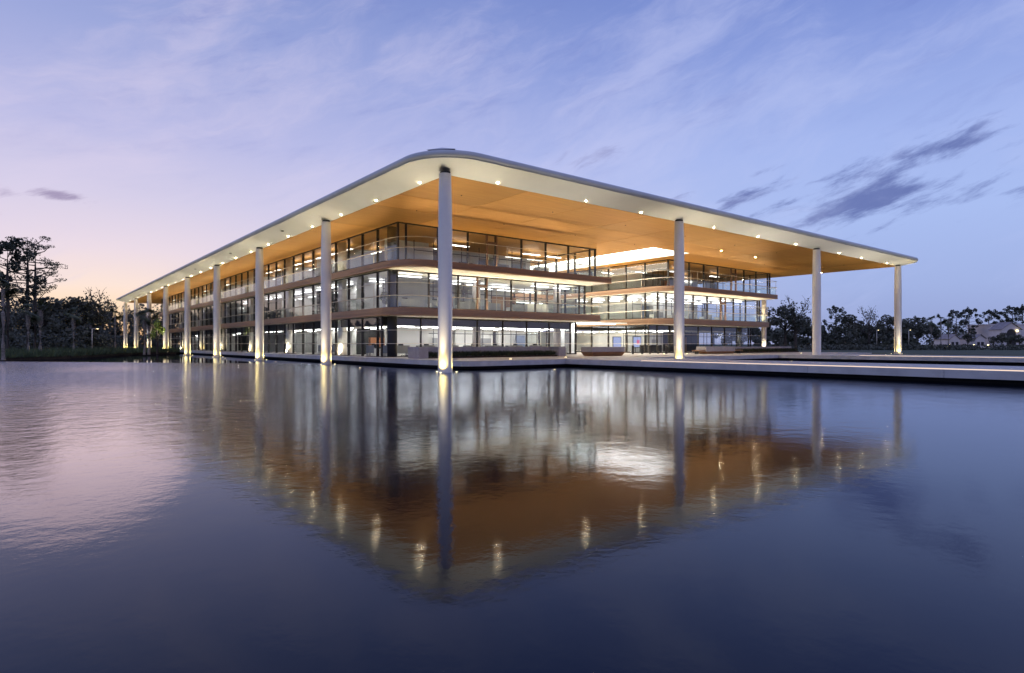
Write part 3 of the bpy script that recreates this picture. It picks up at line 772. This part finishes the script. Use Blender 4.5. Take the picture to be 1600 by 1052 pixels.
for k in range(5):
    y = 22.0+3.3*k + (3.5 if k > 1 else 0)
    desk(7.3, y, ZP, 'white desk along the ground-floor pond-side glass of the near wing, %s from the corner' % OR[k], 'desks behind the pond-side glass', 1.8, True)
    monitor(7.35, y, ZP+.741, 'black monitor on a desk along the ground-floor pond-side glass, %s from the corner' % OR[k], 'monitors behind the pond-side glass')
for k in range(6):
    x = 8.6+3.4*k
    desk(x, 20.4, Z2T, 'white desk on the middle floor of the near wing, %s from the left' % OR[k], 'desks on the middle floor, near wing')
    monitor(x-.3, 20.5, Z2T+.741, 'black monitor on a middle-floor desk of the near wing, %s from the left' % OR[k], 'monitors on the middle floor, near wing')
for k in range(5):
    x = 47.5+3.9*k
    desk(x, 20.6, Z2T, 'white desk on the middle floor of the far wing, %s from the left' % OR[k], 'desks on the middle floor, far wing')
# sofas and cabinet on the top floor
T = thing('sofa', (15, 18.2, Z3T), 'low grey sofa on the top floor beside the glass door', 'sofa')
box('seat', 13.6, 15.2, 18.0, 18.8, Z3T, Z3T+.42, chair_grey, T, .04); box('backrest', 13.6, 15.2, 18.7, 18.95, Z3T+.1, Z3T+.85, chair_grey, T, .04)
T = thing('cabinet', (23.2, 18.4, Z3T), 'white cabinet standing on the top floor of the near wing', 'cabinet')
for k in range(3): box('cabinet_door', 23.0+.55*k, 23.53+.55*k, 17.4, 17.9, Z3T, Z3T+.95, desk_white, T)
T = thing('cabinet', (24.2, 19.6, Z2T), 'long white cabinet on the middle floor of the near wing', 'cabinet')
for k in range(3): box('cabinet_door', 23.0+1.05*k, 24.03+1.05*k, 19.2, 19.7, Z2T, Z2T+1.2, desk_white, T)

# potted plant is added after the leaf tools
# ------------------------------------------------------------------ leaf tools
def leaf_cloud(clusters, rnd, out_v, out_f, size):
    for (c, rad, cnt) in clusters:
        for _ in range(cnt):
            while True:
                p = Vector((rnd.uniform(-1, 1), rnd.uniform(-1, 1), rnd.uniform(-1, 1)))
                if .1 < p.length < 1: break
            p = p.normalized()*(p.length**.45)
            q = Vector((c[0]+p.x*rad[0], c[1]+p.y*rad[1], c[2]+p.z*rad[2]))
            n_ = Vector((rnd.gauss(0, 1), rnd.gauss(0, 1), rnd.gauss(0, 1))).normalized()
            u = n_.orthogonal().normalized(); v = n_.cross(u)
            a = rnd.uniform(0, 6.28); u, v = u*math.cos(a)+v*math.sin(a), v*math.cos(a)-u*math.sin(a)
            s = size*rnd.uniform(.6, 1.35); i = len(out_v)
            out_v += [q-u*s, q-v*s*.55, q+u*s, q+v*s*.55]; out_f.append((i, i+1, i+2, i+3))
def mesh_from(name, vs, fs, m_):
    me = bpy.data.meshes.new(name); me.from_pydata([tuple(v) for v in vs], [], fs); me.materials.append(m_); me.update(); return me
def limb(vs, fs, pts, rads, n=6):
    a, b = tube_data(pts, rads, n, False); k = len(vs); vs += a; fs += [tuple(i+k for i in f) for f in b]

def broad_tree(seed, h, w, leaf_n=1500, m_=None, bare=0.0, size=.30):
    r = random.Random(seed); tv, tf = [], []; cl = []
    limb(tv, tf, [(0, 0, -.3), (r.uniform(-.2, .2), 0, h*.25), (r.uniform(-.4, .4), r.uniform(-.4, .4), h*.5), (r.uniform(-.5, .5), r.uniform(-.5, .5), h*.82)], [.035*h, .027*h, .018*h, .004*h], 8)
    k = 11
    for i in range(k):
        a = 6.28*i/k + r.uniform(-.4, .4); e = r.uniform(.15, 1.0); hh = h*(.30+.30*r.random()); L = w*(.40+.6*r.random())*math.cos(e*.9)
        tip = Vector((math.cos(a)*L, math.sin(a)*L, hh+h*.40*e))
        mid = Vector((math.cos(a)*L*.5, math.sin(a)*L*.5, hh+h*.22*e))
        limb(tv, tf, [(0, 0, hh*.85), mid, tip], [.012*h, .008*h, .003*h], 5)
        cl.append((tip, (w*r.uniform(.22, .38), w*r.uniform(.22, .38), h*r.uniform(.07, .12)), int(leaf_n/k*.7*(1-bare))))
        cl.append((mid*.8+tip*.2+Vector((0, 0, h*.06)), (w*.3, w*.3, h*.09), int(leaf_n/k*.3*(1-bare))))
        if bare:
            for _ in range(5):
                q = tip + Vector((r.uniform(-1, 1)*w*.25, r.uniform(-1, 1)*w*.25, r.uniform(.05, .16)*h)); limb(tv, tf, [tip*.7+mid*.3, (tip+q)/2+Vector((0, 0, .2)), q], [.004*h, .003*h, .0015*h], 4)
    cl.append((Vector((0, 0, h*.86)), (w*.36, w*.36, h*.11), int(leaf_n*.14*(1-bare))))
    v, f = [], []; leaf_cloud(cl, r, v, f, size)
    return mesh_from('trunk', tv, tf, bark), mesh_from('crown', v, f, m_ or leaf_a)
def pine_tree(seed, h, w, leaf_n=1900, start=.48, size=.20, lean=0.0, thick=1.0):
    r = random.Random(seed); tv, tf = [], []; cl = []
    top = Vector((lean*h, 0, h*.97))
    limb(tv, tf, [(0, 0, -.3), (lean*h*.3, .1, h*.35), (lean*h*.7, -.05, h*.7), top], [.017*h, .014*h, .010*h, .003*h], 8)
    k = 20
    for i in range(k):
        f_ = start + (1-start)*(i+.3)/k; a = i*2.4+r.uniform(-.4, .4)
        L = w*(1.05-.75*abs((f_-start)/(1-start)-.35))*r.uniform(.55, 1.1)
        b = Vector((lean*h*f_, 0, h*f_*.97)); up = L*r.uniform(.05, .75)
        tip = b + Vector((math.cos(a)*L, math.sin(a)*L, up)); mid = b + Vector((math.cos(a+.12)*L*.55, math.sin(a+.12)*L*.55, up*r.uniform(.1, .4)))
        limb(tv, tf, [b, mid, tip], [.0055*h, .004*h, .0018*h], 5)
        for q, fr in ((tip, .55), (mid*.4+tip*.6+Vector((r.uniform(-.3, .3)*w*.4, r.uniform(-.3, .3)*w*.4, h*.012)), .45)):
            cl.append((q, (w*r.uniform(.09, .23), w*r.uniform(.09, .23), h*r.uniform(.014, .036)*thick), int(leaf_n/k*fr)))
    cl.append((top, (w*.3, w*.3, h*.035), int(leaf_n*.08)))
    v, f = [], []; leaf_cloud(cl, r, v, f, size)
    return mesh_from('trunk', tv, tf, bark), mesh_from('crown', v, f, leaf_p)
def palm_tree(seed, h, head=1.9, fr=30, boots=True):
    r = random.Random(seed); tv, tf = [], []
    rad = [(.27, 0), (.22, .15), (.20, .5), (.21, .6), (.30, .68) if boots else (.21, .7), (.33, .88) if boots else (.2, .9), (.24, .97)]
    limb(tv, tf, [(r.uniform(-.05, .05), r.uniform(-.05, .05), h*z_-(.3 if z_ == 0 else 0)) for _, z_ in rad], [q for q, _ in rad], 9)
    if boots:
        for i in range(40):
            zz = h*(.62+.34*i/40); a = i*2.4; d = Vector((math.cos(a), math.sin(a), 0)); b = Vector((0, 0, zz))
            limb(tv, tf, [b+d*.25, b+d*.42+Vector((0, 0, .28))], [.06, .03], 4)
    v, f = [], []
    for i in range(fr):
        a = i*2.399+r.uniform(-.2, .2); e = R(-58+130*((i*.618) % 1.0)); L = head*r.uniform(.85, 1.15)
        d = Vector((math.cos(a)*math.cos(e), math.sin(a)*math.cos(e), math.sin(e))); side = Vector((-math.sin(a), math.cos(a), 0))
        base = Vector((0, 0, h*.97))
        stem = [base + d*(L*.55*s) for s in (0, .5, 1)]
        k = len(v); v += [stem[0]-side*.02, stem[0]+side*.02, stem[2]+side*.02, stem[2]-side*.02]; f.append((k, k+1, k+2, k+3))
        for j in range(15):                       # fan of drooping leaflets
            th = (j-7)/7*1.25; ll = L*(.62-.16*abs(th))
            q = d*math.cos(th)+side*math.sin(th); p0 = stem[2]; p1 = p0+q*ll*.6+Vector((0, 0, -.03*ll)); p2 = p0+q*ll+Vector((0, 0, -.30*ll*(.6+abs(th))))
            nn = q.cross(Vector((0, 0, 1)));
            if nn.length < .05: nn = side.copy()
            nn = nn.normalized()*.055; k = len(v)
            v += [p0-nn*.4, p0+nn*.4, p1+nn, p1-nn, p2]; f += [(k, k+1, k+2, k+3), (k+3, k+2, k+4)]
    return mesh_from('trunk', tv, tf, palm_bark), mesh_from('crown', v, f, leaf_palm)
def plant(name, meshes, x, y, z0, rot, sc, label, cat='tree', group=None):
    T = link(bpy.data.objects.new(name, None), None, (x, y, z0)); tag(T, label, cat, group)
    T.rotation_euler = (0, 0, rot); T.scale = (sc, sc, sc)
    for nm, me in zip(('trunk', 'crown'), meshes):
        o = bpy.data.objects.new(nm, me); COL.objects.link(o); o.parent = T
    return T
PINE = [pine_tree(11, 24, 6.4, 1900, .45, .17, 0, .8), pine_tree(23, 24, 5.8, 1700, .46, .17, 0, .8), pine_tree(5, 20, 4.6, 2600, .40, .28, 0, 1.7), pine_tree(77, 18, 4.6, 2400, .36, .30, 0, 1.9)]
PALM = [palm_tree(1, 8.0), palm_tree(2, 7.2, 1.8), palm_tree(3, 9.5, 1.9, 30, False)]
BROAD = [broad_tree(31, 12, 6, 2200), broad_tree(32, 11, 5.5, 2000, leaf_b), broad_tree(33, 13, 5, 2000), broad_tree(34, 12, 5, 900, leaf_b, .55, .26), broad_tree(36, 9, 5.5, 1900, leaf_a)]
def px_tree(name, meshes, native_h, u, ytop, depth, label, rot=None, cat='tree', group=None, zg=.42):
    x, y = at(u, depth); h = CAMZ + (HOR-ytop)*depth/FPX - zg
    return plant(name, meshes, x, y, zg, rot if rot is not None else random.uniform(0, 6.28), h/native_h, label, cat, group)
GL = 'trees on the pond bank'; GRR = 'trees beyond the lawn'
px_tree('pine_tree', PINE[0], 24, 43, 372, 100, 'tall sparse pine with flat crown, tallest against the sunset', .6, group=GL)
px_tree('pine_tree', PINE[1], 24, 55, 380, 104, 'slim tall pine just right of the tallest one, long low bough pointing right', 2.4, group=GL)
px_tree('pine_tree', PINE[2], 20, 12, 378, 96, 'tall pine at the left edge behind the dark palm', 4.0, group=GL)
for (u, yt, d, k, lab) in [(5, 428, 62, 2, 'dark palm at the left edge with drooping fronds, tallest palm on the bank'),
                           (44, 475, 78, 0, 'palm with a pale shaggy trunk on the bank, second from the left edge'),
                           (63, 470, 80, 1, 'palm with thick pale trunk right beside its twin on the left bank'),
                           (115, 480, 92, 0, 'palm standing alone in the middle of the left bank'),
                           (142, 500, 125, 1, 'small far palm behind the lamp post on the left bank'),
                           (180, 482, 118, 2, 'slender palm just left of the last roof columns'),
                           (226, 484, 92, 0, 'palm leaning in front of the far roof columns, left of its pair'),
                           (233, 482, 95, 1, 'palm in front of the far roof columns, right of its pair')]:
    px_tree('palm_tree', PALM[k], (8.0, 7.2, 9.5)[k]+1.2, u, yt, d, lab, cat='palm', group='palms on the pond bank')
px_tree('broadleaf_shrub', broad_tree(61, 5, 1.3, 500, leaf_lime, 0, .16), 5, 246, 499, 108, 'small bright green tree lit beside the far end of the near wing', cat='shrub')
for (u, yt, d, k, lab) in [(75, 462, 135, 4, 'round dark tree below the tall pines'), (110, 462, 140, 1, 'wide dark tree right of the tall pines'),
                           (156, 458, 190, 3, 'twiggy thin tree showing above the left wood, nearest the roof tip'), (128, 466, 145, 0, 'dark tree with an uneven top in the middle of the left wood')]:
    px_tree('broadleaf_tree', BROAD[k], (12, 11, 13, 12, 9)[k], u, yt, d, lab, group=GL)
for (u, yt, d, k, kind, lab) in [(1228, 474, 128, 0, 'b', 'big dark oak just right of the far wing'), (1243, 470, 126, 3, 'b', 'bare twiggy tree top beside the big oak'),
        (1306, 480, 170, 2, 'p', 'pine right of the inner pool column'), (1328, 490, 175, 1, 'b', 'round tree in the wood behind the inner pool column'),
        (1358, 484, 165, 3, 'b', 'thin bare-branched tree left of the far roof column'), (1385, 490, 172, 2, 'b', 'dark tree just left of the far roof column'),
        (1420, 496, 178, 4, 'b', 'dark rounded tree just right of the far roof column'), (1435, 497, 180, 3, 'p', 'small pine in the wood right of the far roof column'),
        (1494, 486, 230, 2, 'p', 'pine between the palms and the pale house, left of two'), (1514, 484, 235, 3, 'p', 'pine between the palms and the pale house, right of two'),
        (1545, 486, 250, 2, 'p', 'spreading pine behind the left end of the pale house'), (1562, 488, 250, 3, 'p', 'lower pine behind the pale house gable'),
        (1582, 480, 255, 2, 'p', 'tall pine behind the pale house'), (1598, 481, 250, 3, 'p', 'pine at the right edge of the picture')]:
    if kind == 'b': px_tree('broadleaf_tree', BROAD[k], (12, 11, 13, 12, 9)[k], u, yt, d, lab, group=GRR)
    else: px_tree('pine_tree', PINE[k], (24, 24, 20, 18)[k], u, yt, d, lab, group=GRR)
for (u, yt, d, k, lab) in [(1455, 494, 165, 0, 'shaggy palm left of three beyond the lawn'), (1470, 492, 160, 2, 'palm with the clearest trunk, middle of three beyond the lawn'), (1482, 492, 166, 0, 'palm right of three beyond the lawn')]:
    px_tree('palm_tree', PALM[k], (8.0, 7.2, 9.5)[k]+1.2, u, yt, d, lab, cat='palm', group='palms beyond the lawn')
# masses of wood behind: nobody could count these
def wood(name, label, spots, seed, leaf=.42):
    r = random.Random(seed); cl = []; v, f = [], []
    for (x, y, h, wd, n_) in spots:
        for _ in range(7):
            q = Vector((x+r.uniform(-1, 1)*wd, y+r.uniform(-1, 1)*wd, .4+h*r.uniform(.15, .86)))
            cl.append((q, (wd*r.uniform(.35, .6), wd*r.uniform(.35, .6), h*r.uniform(.10, .2)), n_//7))
    leaf_cloud(cl, r, v, f, leaf)
    o = link(bpy.data.objects.new(name, mesh_from(name, v, f, leaf_a)), None, (0, 0, 0))
    return tag(o, label, 'woodland', None, 'stuff')
def row(u0, u1, step, d0, d1, ytop, jit, wpx, n_, seed):
    r = random.Random(seed); o = []; u = u0
    while u < u1:
        d = r.uniform(d0, d1); x, y = at(u, d); yt = ytop(u)+r.uniform(-jit, jit)
        o.append((x, y, CAMZ+(HOR-yt)*d/FPX-.4, wpx*d/FPX, n_)); u += step*r.uniform(.7, 1.3)
    return o
left_spots = row(-900, 158, 16, 135, 175, lambda u: 470 if u < 110 else 474, 6, 16, 560, 1) + row(-200, 330, 9, 195, 230, lambda u: 480, 5, 15, 620, 2) + row(-300, 150, 18, 118, 135, lambda u: 500, 10, 14, 420, 3)
wood('woods', 'dark dense wood behind the left bank', left_spots, 4)
right_spots = row(1130, 1450, 15, 185, 230, lambda u: 503, 5, 14, 520, 5) + row(1190, 1432, 15, 150, 178, lambda u: 514, 8, 13, 420, 6) + row(1440, 2600, 26, 260, 330, lambda u: 505, 5, 22, 520, 8)
wood('woods', 'dark dense wood beyond the lawn on the right', right_spots, 9, .46)
rr = random.Random(3); bs = []
for i in range(60):
    a = R(150 + 190*i/60)                      # clockwise from +Y, behind the camera
    d = rr.uniform(170, 230); bs.append((CAM.x+math.sin(a)*d, CAM.y+math.cos(a)*d, rr.uniform(10, 17), rr.uniform(5, 8), 350))
wood('woods', 'dark wood on the shore behind the viewer', bs, 12, .6)

# sedges along the left bank
r = random.Random(21); v, f = [], []
shore = [(-60, 43), (-23.4, 53), (-19.8, 57.2), (-16.5, 60.8), (-13.2, 70), (-10, 80), (-5.4, 92), (-2.2, 91.5), (0.5, 92.5), (2.2, 101)]
segs = [(Vector(shore[i]+(0,)), Vector(shore[i+1]+(0,))) for i in range(len(shore)-1)]
tot = [ (b-a).length for a, b in segs]
for _ in range(4600):
    a, b = r.choices(segs, [q*(1.6 if i > 0 else .5) for i, q in enumerate(tot)])[0]
    p = a.lerp(b, r.random()); d = (b-a).normalized(); nrm = Vector((-d.y, d.x, 0))
    p = p + nrm*(r.random()**1.4*13 - .3); hh = r.uniform(.35, .95)*(1.0 if r.random() < .8 else 1.4)
    for k in range(5):
        q = Vector((r.gauss(0, .16), r.gauss(0, .16), 0)); w_ = Vector((r.uniform(-1, 1), r.uniform(-1, 1), 0)).normalized()*.035
        tip = p+q*2.6+Vector((0, 0, .4+hh*r.uniform(.7, 1.1))); i = len(v)
        v += [p+q-w_+Vector((0, 0, .3)), p+q+w_+Vector((0, 0, .3)), tip]; f.append((i, i+1, i+2))
tag(link(bpy.data.objects.new('sedge_grass', mesh_from('sedge_grass', v, f, reed))), 'tall green sedges growing along the left bank', 'grass', None, 'stuff')
v2, f2 = [], []; cl = []
for i in range(260):
    x, y = at(r.uniform(-200, 160), r.uniform(115, 165)); cl.append((Vector((x, y, 1.8)), (3.0, 3.0, 2.2), 120))
for i in range(70):
    x, y = at(r.uniform(140, 320), r.uniform(186, 215)); cl.append((Vector((x, y, 2.2)), (3.4, 3.4, 2.6), 130))
leaf_cloud(cl, r, v2, f2, .34)
tag(link(bpy.data.objects.new('undergrowth', mesh_from('undergrowth', v2, f2, leaf_a))), 'dark scrub under the palms on the left bank', 'scrub', None, 'stuff')
# low hedge at the foot of the right-hand wood
v, f = [], []; cl = []
for i in range(60):
    x, y = at(1200+r.uniform(0, 420), r.uniform(140, 150)); cl.append((Vector((x, y, .9)), (2.2, 2.2, .8), 90))
leaf_cloud(cl, r, v, f, .3)
tag(link(bpy.data.objects.new('undergrowth', mesh_from('undergrowth', v, f, leaf_a))), 'low dark scrub along the far edge of the lawn', 'scrub', None, 'stuff')

# ------------------------------------------------------------------ planters, benches, bollards on the podium
def shrub_strip(name, x0, x1, y0, y1, z0, h, label, cnt, seed):
    r = random.Random(seed); v, f = [], []
    for _ in range(cnt):
        p = Vector((r.uniform(x0, x1), r.uniform(y0, y1), z0)); hh = h*r.uniform(.5, 1.1)
        for k in range(7):
            a = r.uniform(0, 6.28); d = Vector((math.cos(a), math.sin(a), 0)); s = Vector((-d.y, d.x, 0))*.03
            p0 = p+d*.03+Vector((0, 0, hh*.1*k*.5)); p1 = p+d*hh*.45+Vector((0, 0, hh*r.uniform(.5, 1))); m_ = (p0+p1)/2+Vector((0, 0, .05)); i = len(v)
            v += [p0, m_-s, m_+s, p1]; f += [(i, i+1, i+3, i+2)]
    return tag(link(bpy.data.objects.new(name, mesh_from(name, v, f, leaf_shrub))), label, 'planting', None, 'stuff')
T = thing('potted_plant', (6.6, 21.4, Z2T), 'leafy green plant in a pale pot behind the middle-floor corner glass', 'plant')
tube('pot', [(6.6, 21.4, Z2T), (6.6, 21.4, Z2T+.5)], [.18, .24], desk_white, T, 14)
v, f = [], []; leaf_cloud([(Vector((6.6, 21.4, Z2T+1.2)), (.45, .45, .6), 160)], random.Random(5), v, f, .13)
o = bpy.data.objects.new('foliage', mesh_from('foliage', [q-Vector((6.6, 21.4, Z2T)) for q in v], f, leaf_shrub)); link(o, T, (6.6, 21.4, Z2T))
T = thing('planter', (13, 12.5, ZP), 'long low concrete planter in front of the near wing', 'planter')
box('back_wall', 4.6, 21.4, 12.6, 13.2, ZP, 1.56, concrete, T, .01)
box('end_block', 4.6, 5.5, 11.3, 12.595, ZP, 1.56, concrete, T, .01); box('end_block', 20.4, 21.4, 11.3, 12.595, ZP, 1.56, concrete, T, .01)
box('soil_bed', 5.51, 20.39, 11.5, 12.59, ZP, ZP+.12, soil, T)
shrub_strip('planting', 5.6, 20.3, 11.5, 12.5, ZP+.1, .55, 'low dark shrubs growing in the long planter', 900, 41)
T = thing('planter_bench', (25.4, 9.6, ZP), 'short stone planter bench with a timber base beside the near bridge', 'bench')
box('stone_top', 23.0, 27.9, 9.2, 10.8, ZP+.42, 1.52, concrete, T, .015)
vsb = [(23.25, 9.45), (27.65, 9.45), (27.65, 10.6), (23.25, 10.6)]; vst = [(23.0, 9.12), (27.9, 9.12), (27.9, 10.82), (23.0, 10.82)]
V = [(x, y, ZP) for x, y in vsb] + [(x, y, ZP+.415) for x, y in vst]
mk('timber_base', V, [(3, 2, 1, 0), (4, 5, 6, 7), (0, 1, 5, 4), (1, 2, 6, 5), (2, 3, 7, 6), (3, 0, 4, 7)], bench_wood, T, V[0])
T = thing('planter_bench', (47, 10.5, ZP), 'stone planter bench with a long timber seat in front of the far wing', 'bench')
box('stone_top', 43.8, 50.2, 10.2, 11.6, ZP+.30, 1.50, concrete, T, .015)
V = [(44.2, 10.4, ZP), (49.9, 10.4, ZP), (49.9, 11.4, ZP), (44.2, 11.4, ZP), (43.9, 10.15, ZP+.295), (50.1, 10.15, ZP+.295), (50.1, 11.6, ZP+.295), (43.9, 11.6, ZP+.295)]
mk('timber_base', V, [(3, 2, 1, 0), (4, 5, 6, 7), (0, 1, 5, 4), (1, 2, 6, 5), (2, 3, 7, 6), (3, 0, 4, 7)], bench_wood, T, V[0])
box('timber_seat', 42.3, 43.78, 10.3, 11.2, ZP+.36, ZP+.46, bench_wood, T); box('timber_seat', 50.22, 52.2, 10.3, 11.2, ZP+.36, ZP+.46, bench_wood, T)
box('seat_foot', 42.6, 42.75, 10.5, 11.0, ZP, ZP+.36, dark_frame, T); box('seat_foot', 51.8, 51.95, 10.5, 11.0, ZP, ZP+.36, dark_frame, T)
T = thing('planter', (62, 13.6, ZP), 'long low planter at the end of the far wing', 'planter')
box('back_wall', 50.4, 70.6, 13.2, 13.7, ZP, 1.45, concrete, T, .01); box('soil_bed', 52.5, 70.5, 12.0, 13.19, ZP, ZP+.15, soil, T)
shrub_strip('planting', 52.6, 70.4, 12.0, 13.1, ZP+.12, .55, 'low dark shrubs along the planter of the far wing', 900, 43)
for k, (x, y) in enumerate([(36.2, 15.2), (37.5, 14.85), (39.4, 15.2), (40.6, 14.9), (41.7, 14.5)]):
    T = thing('bollard', (x, y, ZP), 'slim dark bollard in the entrance court, %s from the left' % ['first', 'second', 'third', 'fourth', 'fifth'][k], 'bollard', 'bollards in the entrance court')
    box('post', x-.10, x+.10, y-.10, y+.10, ZP, ZP+1.05, dark_frame, T, .01); box('cap', x-.11, x+.11, y-.11, y+.11, ZP+1.055, ZP+1.09, steel, T)
# reception counter and ground lamps
T = thing('reception_counter', (46.5, 21.3, ZP), 'dark reception counter behind the glass of the entrance court', 'counter')
box('counter_front', 44.9, 49.5, 21.2, 21.4, ZP, ZP+1.1, int_dark, T); box('counter_top', 44.8, 49.6, 21.1, 21.9, ZP+1.1, ZP+1.15, desk_white, T)
for k, (x, y, lab) in enumerate([(9.0, 4.6, 'small ground lamp glowing on the podium edge before the long planter'), (16.7, 6.4, 'small ground lamp glowing by the right end of the long planter'),
                                 (33.6, 14.6, 'small ground lamp glowing left of the bollards'), (40.1, 13.6, 'small ground lamp glowing among the bollards'), (43.0, 12.4, 'small ground lamp glowing behind the front court column'), (58.0, 5.5, 'small ground lamp on the far podium edge')]):
    T = thing('ground_lamp', (x, y, ZP), lab, 'lamp', 'ground lamps on the podium')
    disc('trim', x, y, ZP, .12, steel, T, .02); disc('lens', x, y, ZP+.02, .08, lamp_soft, T, .03)
    mk('lens_top', [(x+.08*math.cos(6.283*k_/12), y+.08*math.sin(6.283*k_/12), ZP+.051) for k_ in range(12)], [tuple(range(12))], lamp_soft, T, (x, y, ZP+.05))

# ------------------------------------------------------------------ lamp posts and houses far off
def lamp_post(u, d, ytop, label):
    x, y = at(u, d); h = CAMZ+(HOR-ytop)*d/FPX
    T = thing('lamp_post', (x, y, .42), label, 'lamp post', 'lit lamp posts')
    tube('pole', [(x, y, .4), (x, y, h)], .06, steel, T, 8)
    tube('arm', [(x, y, h), (x+.7, y-.1, h+.1)], .04, steel, T, 6)
    box('lantern', x+.60, x+.85, y-.16, y-.02, h-.03, h+.03, lamp_soft, T)
lamp_post(144, 100, 514, 'thin lit lamp post among the palms on the left bank')
lamp_post(1420, 150, 516, 'lit lamp post just right of the far roof column')
lamp_post(1370, 152, 516, 'dim lit lamp post left of the far roof column')
def gable(T, name, x0, x1, y0, y1, zw, zr, m_, over=.4):
    """ridge along y, gable faces -y"""
    xm = (x0+x1)/2
    V = [(x0-over, y0-over, zw-.1), (xm, y0-over, zr), (x1+over, y0-over, zw-.1), (x0-over, y1, zw-.1), (xm, y1, zr), (x1+over, y1, zw-.1)]
    V += [(a, b, c+.18) for a, b, c in V]
    F = [(0, 1, 4, 3), (1, 2, 5, 4), (6, 9, 10, 7), (7, 10, 11, 8), (0, 6, 7, 1), (1, 7, 8, 2), (0, 3, 9, 6), (2, 8, 11, 5)]
    return mk(name, V, F, m_, T, V[0])
def house(u, d, wpx, yt_wall, yt_ridge, label, arch=False, deep=10):
    x, y = at(u, d); W = wpx*d/FPX; zw = CAMZ+(HOR-yt_wall)*d/FPX; zr = CAMZ+(HOR-yt_ridge)*d/FPX
    T = thing('house', (x, y, .42), label, 'house', 'houses beyond the lawn'); T.rotation_euler = (0, 0, -TH)
    def sub(o): return o
    x0, x1, y0, y1 = x-W/2, x+W/2, y, y+deep
    V = [(x0, y0, .3), (x1, y0, .3), (x1, y1, .3), (x0, y1, .3), (x0, y0, zw), (x1, y0, zw), (x1, y1, zw), (x0, y1, zw), (x, y0, zr-.1), (x, y1, zr-.1)]
    mk('wall', V, [(0, 1, 5, 8, 4), (1, 2, 6, 5), (2, 3, 7, 9, 6), (3, 0, 4, 7)], house_wall, T, (x, y, .42))
    gable(T, 'roof', x0, x1, y0, y1, zw, zr, house_roof)
    if arch:
        c = zw-.9; rr_ = W*.24
        pts = [(x+rr_*math.cos(R(a)), y0-.05, c-.6+rr_*math.sin(R(a))) for a in range(0, 181, 15)] + [(x-rr_, y0-.05, .5), (x+rr_, y0-.05, .5)]
        mk('arched_window', pts, [tuple(range(len(pts)))], int_dark, T, (x, y0, .5))
        box('wall_lamp', x+rr_+.1, x+rr_+.6, y0-.4, y0-.05, c+.2, c+.7, lamp_soft, T)
    else:
        for k in (-1, 1): box('window', x+k*W*.22-.5, x+k*W*.22+.5, y0-.06, y0-.01, 1.2, 2.6, int_dark, T)
    return T
x, y = at(1588, 230)
T = thing('house', (x, y, .42), 'large pale flat-roofed house block at the right edge', 'house', 'houses beyond the lawn'); T.rotation_euler = (0, 0, -TH)
box('wall', x-9.5, x+11, y, y+12, .3, CAMZ+(HOR-508)*230/FPX, house_wall, T)
box('roof', x-9.7, x+11.2, y-.2, y+12.2, CAMZ+(HOR-508)*230/FPX+.01, CAMZ+(HOR-506.5)*230/FPX, house_wall, T)
for k in range(3): box('window', x-8+2.4*k, x-6.8+2.4*k, y-.06, y-.01, 3.6, 5.0, int_dark, T)
house(1580, 222, 30, 515, 504, 'pale entrance gable of the large house with an arch and wall lamp', True, 6)
house(1532, 224, 14, 529, 523, 'low pale cottage with a gable left of the large house', False, 9)
house(1492, 225, 15, 530, 523, 'low cottage half hidden by scrub between palms and pines', False, 9)
for k, (u, lab) in enumerate([(1522, 'round garden lamp glowing left of the low pale cottage'), (1544, 'garden lamp glowing right of the low pale cottage'), (1484, 'pale garden lamp glowing by the scrub near the palms'), (1508, 'small garden lamp between the two cottages')]):
    x, y = at(u, 212); T = thing('garden_lamp', (x, y, .42), lab, 'lamp', 'garden lamps by the houses')
    tube('stake', [(x, y, .4), (x, y, 1.3)], .05, dark_frame, T, 6); box('globe', x-.22, x+.22, y-.22, y+.22, 1.3, 1.7, lamp_soft, T, .09)
SM = [broad_tree(51, 5, 2.0, 900, leaf_a, 0, .2), broad_tree(52, 5, 1.7, 800, leaf_b, 0, .2)]
for k, (u, yt, d, lab) in enumerate([(1553, 526, 205, 'small dark tree before the left end of the large house'), (1566, 519, 204, 'dark round tree before the arched entrance'), (1579, 524, 205, 'dark bushy tree under the wall lamp'), (1593, 522, 204, 'lamp-lit small tree at the right edge'), (1512, 521, 206, 'round dark bush between the cottages')]):
    px_tree('broadleaf_tree', SM[k % 2], 5, u, yt, d, lab, group='small trees before the houses')
